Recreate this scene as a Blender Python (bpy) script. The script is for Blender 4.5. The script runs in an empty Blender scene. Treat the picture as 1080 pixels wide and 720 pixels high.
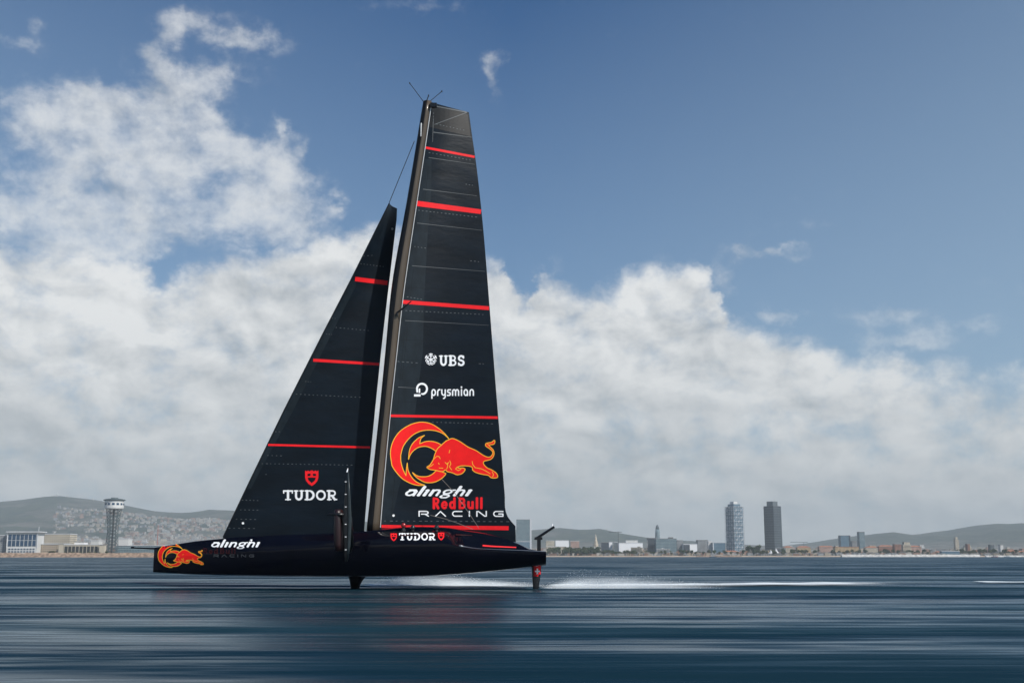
import bpy, bmesh, math, random
import numpy as np
from mathutils import Vector, noise
from mathutils.bvhtree import BVHTree

# ------------------------------------------------------------------ camera, world, sun
sc = bpy.context.scene
C = sc.collection
F, CX, CY, HOR, H = 1250.0, 540.0, 360.0, 586.0, 1.87
TH = math.atan((HOR - CY) / F)
cd = bpy.data.cameras.new('camera'); cam = bpy.data.objects.new('camera', cd); C.objects.link(cam)
cd.sensor_width = 36; cd.lens = F / 1080 * 36; cd.clip_start = 0.1; cd.clip_end = 60000
cam.location = (0, 0, H); cam.rotation_euler = (math.pi / 2 + TH, 0, 0)
sc.camera = cam
sc.view_settings.view_transform = 'Standard'; sc.view_settings.look = 'None'
sc.view_settings.exposure = 0.0; sc.view_settings.gamma = 1
sc.cycles.use_denoising = True
sc.cycles.max_bounces = 8; sc.cycles.volume_bounces = 0; sc.cycles.transparent_max_bounces = 24
sc.cycles.sample_clamp_indirect = 6

SUN_EL, SUN_AZ = math.radians(44), math.radians(128)     # azimuth clockwise from +Y: right and behind the camera
sd = Vector((math.sin(SUN_AZ) * math.cos(SUN_EL), math.cos(SUN_AZ) * math.cos(SUN_EL), math.sin(SUN_EL)))
sl = bpy.data.lights.new('sun', 'SUN'); so = bpy.data.objects.new('sun', sl); C.objects.link(so)
sl.energy = 4.6; sl.angle = math.radians(0.5); sl.color = (1, 0.95, 0.88)
so.rotation_euler = sd.to_track_quat('Z', 'Y').to_euler(); so.location = (30, -30, 60)

def raydir(px, py):
    a, b = (px - CX) / F, (CY - py) / F
    return Vector((a, math.cos(TH) - b * math.sin(TH), math.sin(TH) + b * math.cos(TH)))
def P(px, py, Y):
    d = raydir(px, py); t = Y / d.y
    return Vector((d.x * t, Y, H + d.z * t))
def azel(px, py):
    d = raydir(px, py).normalized()
    return math.degrees(math.atan2(d.x, d.y)), math.degrees(math.asin(d.z))

class NT:
    def __init__(s, nt): s.nt = nt; s.n = nt.nodes; s.l = nt.links
    def node(s, t, **k):
        n = s.n.new(t)
        for a, b in k.items(): setattr(n, a, b)
        return n
    def put(s, sock, v):
        if hasattr(v, 'is_output') or isinstance(v, bpy.types.NodeSocket): s.l.new(v, sock)
        else: sock.default_value = v
    def m(s, op, a, b=None, c=None, clamp=False):
        n = s.node('ShaderNodeMath', operation=op, use_clamp=clamp)
        s.put(n.inputs[0], a)
        if b is not None: s.put(n.inputs[1], b)
        if c is not None: s.put(n.inputs[2], c)
        return n.outputs[0]
    def noise(s, vec, scale, detail=8, rough=0.55, dist=0.0, col=False, lac=2.0):
        n = s.node('ShaderNodeTexNoise'); s.put(n.inputs['Vector'], vec)
        n.inputs['Scale'].default_value = scale; n.inputs['Detail'].default_value = detail
        n.inputs['Roughness'].default_value = rough; n.inputs['Distortion'].default_value = dist
        n.inputs['Lacunarity'].default_value = lac
        return n.outputs['Color' if col else 'Fac']
    def smooth(s, v, lo, hi, a=0.0, b=1.0):
        n = s.node('ShaderNodeMapRange', interpolation_type='SMOOTHSTEP'); s.put(n.inputs[0], v)
        for i, x in enumerate((lo, hi, a, b)): s.put(n.inputs[i + 1], x)
        return n.outputs[0]
    def mix(s, f, a, b):
        n = s.node('ShaderNodeMix', data_type='RGBA'); s.put(n.inputs[0], f); s.put(n.inputs[6], a); s.put(n.inputs[7], b)
        return n.outputs[2]
    def comb(s, x, y, z=0.0):
        n = s.node('ShaderNodeCombineXYZ')
        for i, v in enumerate((x, y, z)): s.put(n.inputs[i], v)
        return n.outputs[0]

def build_world():
    w = bpy.data.worlds.new('World'); sc.world = w; w.use_nodes = True
    N = NT(w.node_tree); N.n.clear()
    sky = N.node('ShaderNodeTexSky', sky_type='NISHITA', sun_disc=False)
    sky.sun_elevation = SUN_EL; sky.sun_rotation = SUN_AZ
    sky.altitude = 0; sky.air_density = 1.0; sky.dust_density = 0.6; sky.ozone_density = 1.5
    tc = N.node('ShaderNodeTexCoord'); sp = N.node('ShaderNodeSeparateXYZ'); N.l.new(tc.outputs['Generated'], sp.inputs[0])
    x, y, z = sp.outputs
    az = N.m('MULTIPLY', N.m('ARCTAN2', x, y), 57.2958)
    el = N.m('MULTIPLY', N.m('ARCSINE', z), 57.2958)
    v0 = N.comb(az, N.m('MULTIPLY', el, 1.25))
    # domain warp
    wn = N.node('ShaderNodeSeparateColor'); N.l.new(N.noise(v0, 0.55, 5, 0.6, col=True), wn.inputs[0])
    wa = N.m('ADD', az, N.m('MULTIPLY', N.m('SUBTRACT', wn.outputs[0], 0.5), 2.6))
    we = N.m('ADD', el, N.m('MULTIPLY', N.m('SUBTRACT', wn.outputs[1], 0.5), 2.2))
    # cloud bank: elevation of its top as a function of azimuth
    top = [(-200, 330), (-60, 262), (0, 248), (50, 258), (100, 256), (150, 268), (172, 284), (200, 276), (250, 270), (300, 250), (350, 240), (400, 234),
           (440, 250), (480, 258), (512, 262), (530, 268), (545, 300), (556, 312), (570, 285), (590, 292), (620, 297), (645, 303), (660, 280), (690, 275), (720, 278), (738, 268),
           (752, 290), (768, 335), (790, 340), (830, 352), (850, 345), (890, 366), (930, 366), (960, 374), (1045, 384), (1080, 382), (1250, 420)]
    cv = N.node('ShaderNodeFloatCurve'); cur = cv.mapping.curves[0]
    pts = []
    for px, py in top:
        a, e = azel(px, py); pts.append(((a + 60) / 120, (e) / 20))
    pts = [(0, pts[0][1])] + pts + [(1, pts[-1][1])]
    cur.points[0].location = pts[0]; cur.points[1].location = pts[-1]
    for p in pts[1:-1]: cur.points.new(*p)
    for p in cur.points: p.handle_type = 'VECTOR'
    cv.mapping.update()
    N.put(cv.inputs['Value'], N.m('DIVIDE', N.m('ADD', wa, 60), 120))
    topel = N.m('MULTIPLY', cv.outputs[0], 20)
    bank = N.smooth(N.m('SUBTRACT', topel, we), -0.7, 1.5)
    blobs = [(165, 62, 14, 30, .6), (178, 32, 16, 16, .62), (208, 22, 26, 12, .72), (240, 42, 28, 11, .68), (278, 42, 24, 15, .66), (200, 78, 38, 15, .5), (238, 72, 20, 18, .55),
             (95, 108, 40, 18, .62), (45, 128, 45, 32, .62), (150, 125, 65, 36, .98), (195, 128, 28, 40, .95), (120, 165, 60, 32, .8), (165, 190, 36, 42, .8),
             (235, 155, 24, 20, .7), (275, 170, 36, 26, .95), (312, 205, 30, 30, .95), (250, 215, 44, 26, .55), (290, 240, 50, 30, .9), (190, 235, 60, 28, .5),
             (40, 225, 52, 26, .95), (110, 228, 60, 26, .6), (60, 262, 60, 24, .9), (130, 262, 40, 22, .6), (300, 133, 8, 12, .62), (322, 160, 9, 14, .55), (357, 218, 11, 10, .8), (40, 190, 60, 40, .35),
             (522, 74, 10, 24, .62), (15, 46, 30, 8, .5), (42, 22, 12, 12, .5), (820, 267, 34, 6, .6), (945, 332, 34, 13, .8), (825, 333, 22, 8, .7), (870, 240, 60, 6, .3),
             (950, 362, 60, 10, .6), (1020, 340, 40, 8, .5), (1070, 300, 40, 6, .35), (760, 300, 18, 22, .55), (780, 262, 20, 8, .5), (585, 290, 12, 14, .5),(445,5,50,10,.4)]
    tot = None
    for bx, by, rx, ry, s in blobs:
        a, e = azel(bx, by)
        dx = N.m('MULTIPLY', N.m('SUBTRACT', wa, a), 1 / (rx * .0448 * .95)); dy = N.m('MULTIPLY', N.m('SUBTRACT', we, e), 1 / (ry * .0448 * .95))
        r2 = N.m('ADD', N.m('MULTIPLY', dx, dx), N.m('MULTIPLY', dy, dy))
        g = N.m('MULTIPLY', N.m('EXPONENT', N.m('MULTIPLY', r2, -0.8)), s)
        tot = g if tot is None else N.m('ADD', tot, g)
    # thinner places inside the bank
    holes = [(172, 288, 12, 26, .5), (205, 320, 9, 30, .2), (1040, 425, 60, 30, .55), (930, 455, 60, 12, .25), (130, 430, 30, 14, .35), (760, 470, 120, 12, .3), (556, 310, 6, 14, .5),(1000,400,14,12,.2)]
    hol = None
    for bx, by, rx, ry, s in holes:
        a, e = azel(bx, by)
        dx = N.m('MULTIPLY', N.m('SUBTRACT', wa, a), 1 / (rx * .0448)); dy = N.m('MULTIPLY', N.m('SUBTRACT', we, e), 1 / (ry * .0448))
        g = N.m('MULTIPLY', N.m('EXPONENT', N.m('MULTIPLY', N.m('ADD', N.m('MULTIPLY', dx, dx), N.m('MULTIPLY', dy, dy)), -0.8)), s)
        hol = g if hol is None else N.m('ADD', hol, g)
    cover = N.m('SUBTRACT', N.m('MAXIMUM', N.m('MULTIPLY', bank, 1.35), N.m('MINIMUM', tot, 1.0)), hol)
    # away from the view the rest of the sky holds scattered cloud
    n1 = N.noise(v0, 0.46, 12, 0.62, 0.1)
    amp = N.m('ADD', 1.0, N.m('MULTIPLY', N.m('MULTIPLY', cover, 2.2, clamp=True), 1.4))
    dens = N.m('ADD', cover, N.m('MULTIPLY', N.m('SUBTRACT', n1, 0.5), amp))
    alpha = N.smooth(dens, 0.10, 1.45)
    # light and shade in the cloud: brighter towards the sun (upper right), grey bellies
    vs = N.comb(N.m('ADD', az, 17.0), N.m('MULTIPLY', el, 1.5)); vs2 = N.comb(N.m('ADD', az, 17.5), N.m('ADD', N.m('MULTIPLY', el, 1.5), 0.8))
    s1 = N.noise(vs, 0.26, 6, 0.56, 0.3); s2 = N.noise(vs2, 0.26, 4, 0.56, 0.3)
    big = N.noise(N.comb(N.m('ADD', az, 31.0), N.m('MULTIPLY', el, 2.2)), 0.13, 4, 0.5, 0.3)
    depth = N.m('SUBTRACT', topel, el)
    lum = N.m('ADD', 0.70, N.m('MULTIPLY', N.m('SUBTRACT', s1, s2), 2.3))
    lum = N.m('ADD', lum, N.m('MULTIPLY', N.m('SUBTRACT', big, 0.5), 1.5))
    lum = N.m('ADD', lum, N.m('MULTIPLY', N.m('SUBTRACT', n1, 0.5), 0.9))
    lum = N.m('ADD', lum, N.smooth(depth, -0.5, 3.5, 0.16, 0.0))
    lum = N.m('SUBTRACT', lum, N.smooth(depth, 1.5, 9.0, 0.0, 0.16), clamp=True)
    ccol = N.node('ShaderNodeValToRGB'); N.l.new(lum, ccol.inputs[0])
    e = ccol.color_ramp.elements
    e[0].position = 0.05; e[0].color = (0.42, 0.45, 0.47, 1)
    e[1].position = 1.0; e[1].color = (0.82, 0.825, 0.815, 1)
    k = ccol.color_ramp.elements.new(0.5); k.color = (0.63, 0.645, 0.65, 1)
    low = N.smooth(el, 0.0, 12.0, 1.0, 0.0)
    murk = N.mix(N.m('MULTIPLY', low, 0.55), ccol.outputs[0], (0.50, 0.515, 0.515, 1))
    # clear air pales towards the horizon and towards the sun's side
    veil = N.m('MULTIPLY', N.m('SUBTRACT', 26.0, el), 0.017)
    veil = N.m('ADD', veil, N.m('ADD', N.m('MULTIPLY', N.m('MINIMUM', N.m('MAXIMUM', az, 0.0), 40.0), 0.0078), N.m('MULTIPLY', N.m('MINIMUM', N.m('MAXIMUM', N.m('MULTIPLY', az, -1.0), 0.0), 40.0), 0.0045)))
    veil = N.m('MINIMUM', N.m('MAXIMUM', veil, 0.0), 0.85)
    gain = N.node('ShaderNodeMix', data_type='RGBA', blend_type='MULTIPLY'); gain.inputs[0].default_value = 1
    N.l.new(sky.outputs[0], gain.inputs[6]); gain.inputs[7].default_value = (0.36, 0.86, 1.32, 1)
    b1 = N.node('ShaderNodeBackground'); N.l.new(gain.outputs[2], b1.inputs[0]); b1.inputs[1].default_value = 0.06
    bv = N.node('ShaderNodeBackground'); bv.inputs[0].default_value = (.47, .62, .73, 1)
    mv = N.node('ShaderNodeMixShader'); N.l.new(veil, mv.inputs[0]); N.l.new(b1.outputs[0], mv.inputs[1]); N.l.new(bv.outputs[0], mv.inputs[2])
    b2 = N.node('ShaderNodeBackground'); N.l.new(murk, b2.inputs[0]); b2.inputs[1].default_value = 1.08
    mx = N.node('ShaderNodeMixShader'); N.l.new(N.m('MULTIPLY', alpha, N.m('ADD', 0.74, N.m('MULTIPLY', bank, 0.20))), mx.inputs[0]); N.l.new(mv.outputs[0], mx.inputs[1]); N.l.new(b2.outputs[0], mx.inputs[2])
    w.cycles.sampling_method = 'MANUAL'; w.cycles.sample_map_resolution = 512
    o = N.node('ShaderNodeOutputWorld'); N.l.new(mx.outputs[0], o.inputs[0])
build_world()

# ------------------------------------------------------------------ helpers
def material(name, col, rough=0.6, metal=0.0, spec=0.5, var=0.0, scale=1.0, coat=0.0, stretch=(1, 1, 1), bump=0.0, space='Object'):
    m = bpy.data.materials.new(name); m.use_nodes = True
    N = NT(m.node_tree); b = N.n['Principled BSDF']
    b.inputs['Roughness'].default_value = rough; b.inputs['Metallic'].default_value = metal
    b.inputs['Specular IOR Level'].default_value = spec; b.inputs['Coat Weight'].default_value = coat
    b.inputs['Coat Roughness'].default_value = 0.06
    c = (*col, 1)
    tc = N.node('ShaderNodeTexCoord'); mp = N.node('ShaderNodeMapping'); N.l.new(tc.outputs[space], mp.inputs[0]); mp.inputs['Scale'].default_value = stretch
    nz = N.noise(mp.outputs[0], scale, 6, 0.6)
    if var:
        f = N.smooth(nz, 0.3, 0.7)
        N.l.new(N.mix(f, tuple(x * (1 - var) for x in col) + (1,), tuple(min(1, x * (1 + var)) for x in col) + (1,)), b.inputs['Base Color'])
    else: b.inputs['Base Color'].default_value = c
    if bump:
        bp = N.node('ShaderNodeBump'); bp.inputs['Strength'].default_value = 1; bp.inputs['Distance'].default_value = bump
        N.l.new(nz, bp.inputs['Height']); N.l.new(bp.outputs[0], b.inputs['Normal'])
    return m

class MB:
    def __init__(s): s.v = []; s.f = []; s.mi = []
    def add(s, vs, fs, mi=0):
        o = len(s.v); s.v += [tuple(v) for v in vs]; s.f += [tuple(i + o for i in f) for f in fs]; s.mi += [mi] * len(fs)
    def box(s, x0, x1, y0, y1, z0, z1, mi=0, rz=0, c=None):
        vs = [(x, y, z) for z in (z0, z1) for y in (y0, y1) for x in (x0, x1)]
        if rz:
            cx, cy = c or ((x0 + x1) / 2, (y0 + y1) / 2); ca, sa = math.cos(rz), math.sin(rz)
            vs = [(cx + (x - cx) * ca - (y - cy) * sa, cy + (x - cx) * sa + (y - cy) * ca, z) for x, y, z in vs]
        s.add(vs, [(0, 2, 3, 1), (4, 5, 7, 6), (0, 1, 5, 4), (1, 3, 7, 5), (3, 2, 6, 7), (2, 0, 4, 6)], mi)
    def tube(s, pts, rs, n=8, mi=0, cap=True, sq=1.0):
        pts = [Vector(p) for p in pts]
        if not hasattr(rs, '__len__'): rs = [rs] * len(pts)
        rings = []
        for i, p in enumerate(pts):
            d = (pts[min(i + 1, len(pts) - 1)] - pts[max(i - 1, 0)]).normalized()
            u = d.cross(Vector((0, 1, 0)) if abs(d.y) < 0.9 else Vector((1, 0, 0))).normalized(); w = d.cross(u)
            rings.append([p + u * (rs[i] * math.cos(2 * math.pi * k / n)) + w * (rs[i] * sq * math.sin(2 * math.pi * k / n)) for k in range(n)])
        s.loft(rings, mi, cap)
    def loft(s, rings, mi=0, cap=True, closed=True):
        n = len(rings[0]); vs = [p for r in rings for p in r]; fs = []
        for i in range(len(rings) - 1):
            for k in range(n if closed else n - 1):
                a, b = i * n + k, i * n + (k + 1) % n
                fs.append((a, b, b + n, a + n))
        if cap and closed: fs += [tuple(range(n))[::-1], tuple(range((len(rings) - 1) * n, len(rings) * n))]
        s.add(vs, fs, mi)
    def lathe(s, prof, n=24, mi=0, c=(0, 0)):
        rings = [[(c[0] + r * math.cos(2 * math.pi * k / n), c[1] + r * math.sin(2 * math.pi * k / n), z) for k in range(n)] for r, z in prof]
        s.loft(rings, mi, True)
    def prism(s, poly, z0, z1, mi=0):
        n = len(poly); s.loft([[(x, y, z0) for x, y in poly], [(x, y, z1) for x, y in poly]], mi)
    def build(s, name, mats, parent=None, smooth=False, fix=True):
        me = bpy.data.meshes.new(name); me.from_pydata(s.v, [], s.f)
        mats = mats if isinstance(mats, (list, tuple)) else [mats]
        for m in mats: me.materials.append(m)
        me.polygons.foreach_set('material_index', s.mi)
        if fix:
            bm = bmesh.new(); bm.from_mesh(me); bmesh.ops.recalc_face_normals(bm, faces=bm.faces); bm.to_mesh(me); bm.free()
        if smooth: me.polygons.foreach_set('use_smooth', [True] * len(me.polygons))
        me.update()
        o = bpy.data.objects.new(name, me); C.objects.link(o)
        if parent is not None:
            o.parent = parent
            r = parent
            off = Vector((0, 0, 0))
            while r is not None:
                if r.type == 'EMPTY' and r.get('base'): off = Vector(r['base'])
                r = r.parent
            if parent.type == 'EMPTY' and parent.get('base'):
                from mathutils import Matrix
                o.matrix_parent_inverse = Matrix.Translation(-off)
        return o
def tag(o, label=None, cat=None, group=None, kind=None):
    for k, v in (('label', label), ('category', cat), ('group', group), ('kind', kind)):
        if v: o[k] = v
    return o
def thing(name, loc, label, cat, group=None, world_parts=False):
    o = bpy.data.objects.new(name, None); C.objects.link(o); o.location = loc; o.empty_display_size = 0.5
    if world_parts: o['base'] = tuple(loc)          # its parts are written in world coordinates
    return tag(o, label, cat, group)
def autosmooth(o, deg=40):
    bm = bmesh.new(); bm.from_mesh(o.data)
    for f in bm.faces: f.smooth = True
    for e in bm.edges:
        if len(e.link_faces) == 2 and e.calc_face_angle(0) > math.radians(deg): e.smooth = False
    bm.to_mesh(o.data); bm.free()
def lerp(a, b, t): return a + (b - a) * t
def curve(pts):
    xs = [p[0] for p in pts]; ys = [p[1] for p in pts]
    return lambda x: float(np.interp(x, xs, ys))
def smoothcurve(pts):
    # monotone-ish cubic through points
    xs = np.array([p[0] for p in pts], float); ys = np.array([p[1] for p in pts], float)
    m = np.gradient(ys, xs)
    def f(x):
        x = min(max(x, xs[0]), xs[-1]); i = min(int(np.searchsorted(xs, x, side='right')) - 1, len(xs) - 2)
        h = xs[i + 1] - xs[i]; t = (x - xs[i]) / h
        return float((2*t**3 - 3*t**2 + 1) * ys[i] + (t**3 - 2*t**2 + t) * h * m[i] + (-2*t**3 + 3*t**2) * ys[i+1] + (t**3 - t**2) * h * m[i+1])
    return f

# ------------------------------------------------------------------ materials
M = {}
M['hull'] = material('hull_paint', (0.0016, 0.0019, 0.0055), 0.12, spec=0.22, coat=0.0, var=0.15, scale=0.6)
M['deck'] = material('deck_paint', (0.006, 0.007, 0.012), 0.4, spec=0.4, var=0.2, scale=2)
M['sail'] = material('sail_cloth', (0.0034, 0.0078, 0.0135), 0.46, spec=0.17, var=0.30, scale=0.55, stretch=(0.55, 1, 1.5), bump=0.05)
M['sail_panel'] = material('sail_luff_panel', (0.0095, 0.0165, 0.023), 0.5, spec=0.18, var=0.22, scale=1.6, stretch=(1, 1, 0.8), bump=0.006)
M['sail_tip'] = material('sail_head_film', (0.012, 0.012, 0.012), 0.5, spec=0.3, var=0.3, scale=1.5)
M['red'] = material('red_film', (0.86, 0.014, 0.020), 0.5, spec=0.2, var=0.06, scale=2)
M['logo_red'] = material('emblem_red', (0.92, 0.012, 0.012), 0.5, spec=0.2, var=0.05, scale=2)
M['dull_red'] = material('dark_red_print', (0.026, 0.002, 0.003), 0.5, spec=0.2)  # darker red for the bow lettering and the reflection on the fairing
M['yellow'] = material('emblem_yellow', (0.95, 0.50, 0.04), 0.5, spec=0.2)
M['white'] = material('white_print', (0.90, 0.91, 0.92), 0.5, spec=0.2)
M['grey_print'] = material('grey_print', (0.07, 0.075, 0.08), 0.5, spec=0.2)
M['seam'] = material('batten_seam', (0.11, 0.12, 0.125), 0.5, spec=0.3)
M['stitch'] = material('stitching', (0.12, 0.135, 0.145), 0.5, spec=0.3)
M['faint'] = material('faint_seam', (0.004, 0.006, 0.009), 0.5, spec=0.2)
M['rope'] = material('rope', (0.22, 0.20, 0.18), 0.7, var=0.2, scale=30)
M['darkrope'] = material('dark_rigging', (0.02, 0.022, 0.025), 0.5)
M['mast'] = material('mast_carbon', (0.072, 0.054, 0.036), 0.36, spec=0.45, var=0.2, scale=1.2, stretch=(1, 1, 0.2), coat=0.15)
M['mast_shaded'] = material('mast_shaded_side', (0.006, 0.006, 0.007), 0.4, spec=0.3, var=0.2, scale=2)  # shade on the mast's forward half, put into its colour
M['luff'] = material('luff_tape', (0.55, 0.56, 0.56), 0.5)
M['carbon'] = material('dark_carbon', (0.0035, 0.004, 0.005), 0.35, spec=0.5, var=0.2, scale=6)
M['foil_metal'] = material('foil_edge', (0.020, 0.030, 0.034), 0.4, metal=0.0, spec=0.5, var=0.15, scale=4)
M['foil_red'] = material('foil_pod_print', (0.014, 0.002, 0.003), 0.4, var=0.3, scale=4)
M['skin'] = material('skin', (0.45, 0.27, 0.19), 0.6)

# ------------------------------------------------------------------ racing yacht
Y0 = 70.0
base = P(376, 618, Y0); base.z = 0
yacht = thing('racing_yacht', base, 'black foiling race yacht with two dark navy sails, flying over the water', 'sailing yacht', world_parts=True)

# hull: cross-sections along x; outline in profile then real breadth
zof = lambda px, py: P(px, py, Y0).z
xof = lambda px: P(px, 580, Y0).x
top_c = smoothcurve([(163, 577), (176, 575), (200, 570.8), (237, 567), (290, 564), (340, 562.2), (370, 560.8), (401, 558), (426, 555.6), (452, 555.4), (473, 556.4), (493, 559.3), (512, 562), (530, 566.5), (545, 572), (558, 578.2), (575, 580.8)])
bot_c = smoothcurve([(163, 602.5), (200, 604.6), (250, 606), (310, 607), (375, 607.4), (420, 607.2), (455, 606.6), (493, 604), (520, 601.6), (547, 598.8), (575, 595.6)])
side_c = smoothcurve([(163, 587), (200, 584), (260, 580), (340, 576), (400, 573), (450, 572.5), (474, 572.5), (486, 575.5), (500, 578), (530, 579.6), (555, 580.6), (575, 581.6)])
wid_c = smoothcurve([(163, 0.10), (175, 0.28), (200, 0.62), (240, 1.05), (300, 1.65), (370, 2.15), (430, 2.45), (500, 2.45), (560, 2.2), (575, 2.1)])
inn_c = smoothcurve([(163, 0.80), (260, 0.74), (340, 0.58), (400, 0.44), (440, 0.38), (500, 0.34), (545, 0.30), (575, 0.30)])     # half breadth of the raised spine
bas_c = curve([(163, 0.90), (400, 0.86), (455, 0.86), (472, 0.84), (484, 0.66), (500, 0.52), (545, 0.38), (575, 0.36)])
def hull_section(px):
    x = xof(px); zt, zb, zs, w = zof(px, top_c(px)), zof(px, bot_c(px)), zof(px, side_c(px)), wid_c(px)
    i, b = inn_c(px), bas_c(px)
    t = min(max((px - 470) / 24, 0), 1); t = t * t * (3 - 2 * t)
    zbse = lerp(lerp(zs, zt, 0.45), zs + 0.015, t)
    r = 0.09
    half = [(0, zt), (i * 0.55, zt - 0.01), (i * 0.93, zt - 0.05), (i, lerp(zt, zbse, 0.35)), (b, zbse), (lerp(b, 1, 0.7), lerp(lerp(zbse, zs, 0.6), zs + 0.01, t)),
            (0.965, zs), (0.993, zs - 0.5 * r), (1.0, zs - 1.3 * r), (0.95, lerp(zs, zb, 0.45)), (0.85, lerp(zs, zb, 0.8)), (0.74, zb + 0.06), (0.55, zb + 0.01), (0.3, zb - 0.02), (0, zb - 0.03)]
    left = [Vector((x, Y0 - f * w, z)) for f, z in half]
    right = [Vector((x, Y0 + f * w, z)) for f, z in half[1:-1]][::-1]
    return left + right
pxs = [163, 163.6, 165, 168, 172, 178, 186] + list(range(196, 460, 11)) + list(range(462, 515, 3)) + list(range(518, 575, 8)) + [574.2, 575]
mb = MB(); rings = []
for k, px in enumerate(pxs):
    r = hull_section(px)
    rings.append(r)
mb.loft(rings)
hull = mb.build('hull', M['hull'], yacht); autosmooth(hull, 38)
def bvh_of(*objs):
    vs, fs = [], []
    for o in objs:
        k = len(vs); vs += [v.co.copy() for v in o.data.vertices]; fs += [tuple(i + k for i in p.vertices) for p in o.data.polygons]
    return BVHTree.FromPolygons(vs, fs)
CAMP = Vector((0, 0, H))
def projector(bvh):
    def pr(px, py, off):
        d = raydir(px, py).normalized()
        hit, nrm, _, _ = bvh.ray_cast(CAMP, d)
        if hit is None: return None
        if nrm.dot(d) > 0: nrm = -nrm
        return hit + nrm * off
    return pr

M['glint'] = material('glint_metal', (.30, .32, .34), .28, metal=.8)
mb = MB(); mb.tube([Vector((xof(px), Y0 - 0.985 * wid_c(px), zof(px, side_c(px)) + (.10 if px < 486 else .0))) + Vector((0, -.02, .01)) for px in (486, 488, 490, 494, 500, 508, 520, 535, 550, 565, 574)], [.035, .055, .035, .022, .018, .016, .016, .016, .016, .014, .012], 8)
mb.build('sheer_glint', M['glint'], hull)  # added tube standing in for the glint along the sheer

# ---- sails: double-skinned aerofoils with camber and twist
mainL = smoothcurve([(107, 455.3), (165, 446.8), (218, 438.8), (270, 431), (313, 425), (370, 418.6), (433, 411.8), (505, 405), (557, 400.8), (580, 399)])
mainR = smoothcurve([(110, 493.3), (119, 494.6), (144, 498), (166, 501.3), (224, 508), (325, 516.5), (370, 520), (433, 525), (479, 529), (520, 532.3), (543, 534.8), (548, 537.5), (553, 543), (560, 543.6), (575, 544)])
mainT = lambda s: 108 + 10.5 * s
mainB = lambda s: 559 + 16 * s
jibL = curve([(213, 411.2), (294, 370.6), (351, 341), (433, 299.4), (505, 264.4), (562, 237.2), (570, 233.5)])
jibR = curve([(213, 412.5), (219.4, 418.8), (231, 418.4), (300, 410.2), (330, 406.6), (370, 402.0), (433, 395.5), (505, 388.4), (560, 384), (570, 383.3)])
jibT = lambda s: 213.5 + 6.5 * s
jibB = lambda s: 567 - 2 * s
def mainY(s, py):
    tw = (580 - py) / 470
    return Y0 + 0.15 + (0.55 + 1.1 * tw) * s + 0.38 * math.sin(math.pi * min(max(s, 0), 1) ** 0.8) * (1 - 0.4 * tw)
def jibY(s, py):
    tw = (570 - py) / 350
    return Y0 + 0.05 + (0.80 + 0.8 * tw) * s + 0.42 * math.sin(math.pi * min(max(s, 0), 1) ** 0.8) * (1 - 0.6 * tw)
def sail_mesh(L, R, T, B, YF, th, ns=28, nt=90):
    near, far = [], []
    for j in range(nt + 1):
        t = j / nt; rn, rf = [], []
        for i in range(ns + 1):
            s = i / ns; py = lerp(T(s), B(s), t); px = lerp(L(py), R(py), s)
            y = YF(s, py); th_ = th * (1 - s) ** 1.5 * (1 - 0.5 * (1 - t)) + 0.012
            p = P(px, py, y - th_); rn.append(p)
            q = P(px, py, y); rf.append(Vector((q.x, y + th_, q.z)))
        near.append(rn); far.append(rf)
    mb = MB(); n = ns + 1
    mb.add([p for r in near for p in r] + [p for r in far for p in r], [])
    o = (nt + 1) * n; fs = []
    for j in range(nt):
        for i in range(ns):
            a = j * n + i; fs.append((a, a + 1, a + 1 + n, a + n)); fs.append((o + a, o + a + n, o + a + 1 + n, o + a + 1))
        a = j * n; fs.append((a, a + n, o + a + n, o + a)); b = a + ns; fs.append((b, o + b, o + b + n, b + n))
    for i in range(ns):
        fs.append((i, o + i, o + i + 1, i + 1)); a = nt * n + i; fs.append((a, a + 1, o + a + 1, o + a))
    mb.f = fs; mb.mi = [0] * len(fs)
    return mb
mainsail = sail_mesh(mainL, mainR, mainT, mainB, mainY, 0.16).build('mainsail', M['sail'], yacht, fix=True); autosmooth(mainsail, 50)
jib = sail_mesh(jibL, jibR, jibT, jibB, jibY, 0.0).build('jib', M['sail'], yacht, fix=True); autosmooth(jib, 50)
p_main, p_jib, p_hull = projector(bvh_of(mainsail)), projector(bvh_of(jib)), projector(bvh_of(hull))

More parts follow.
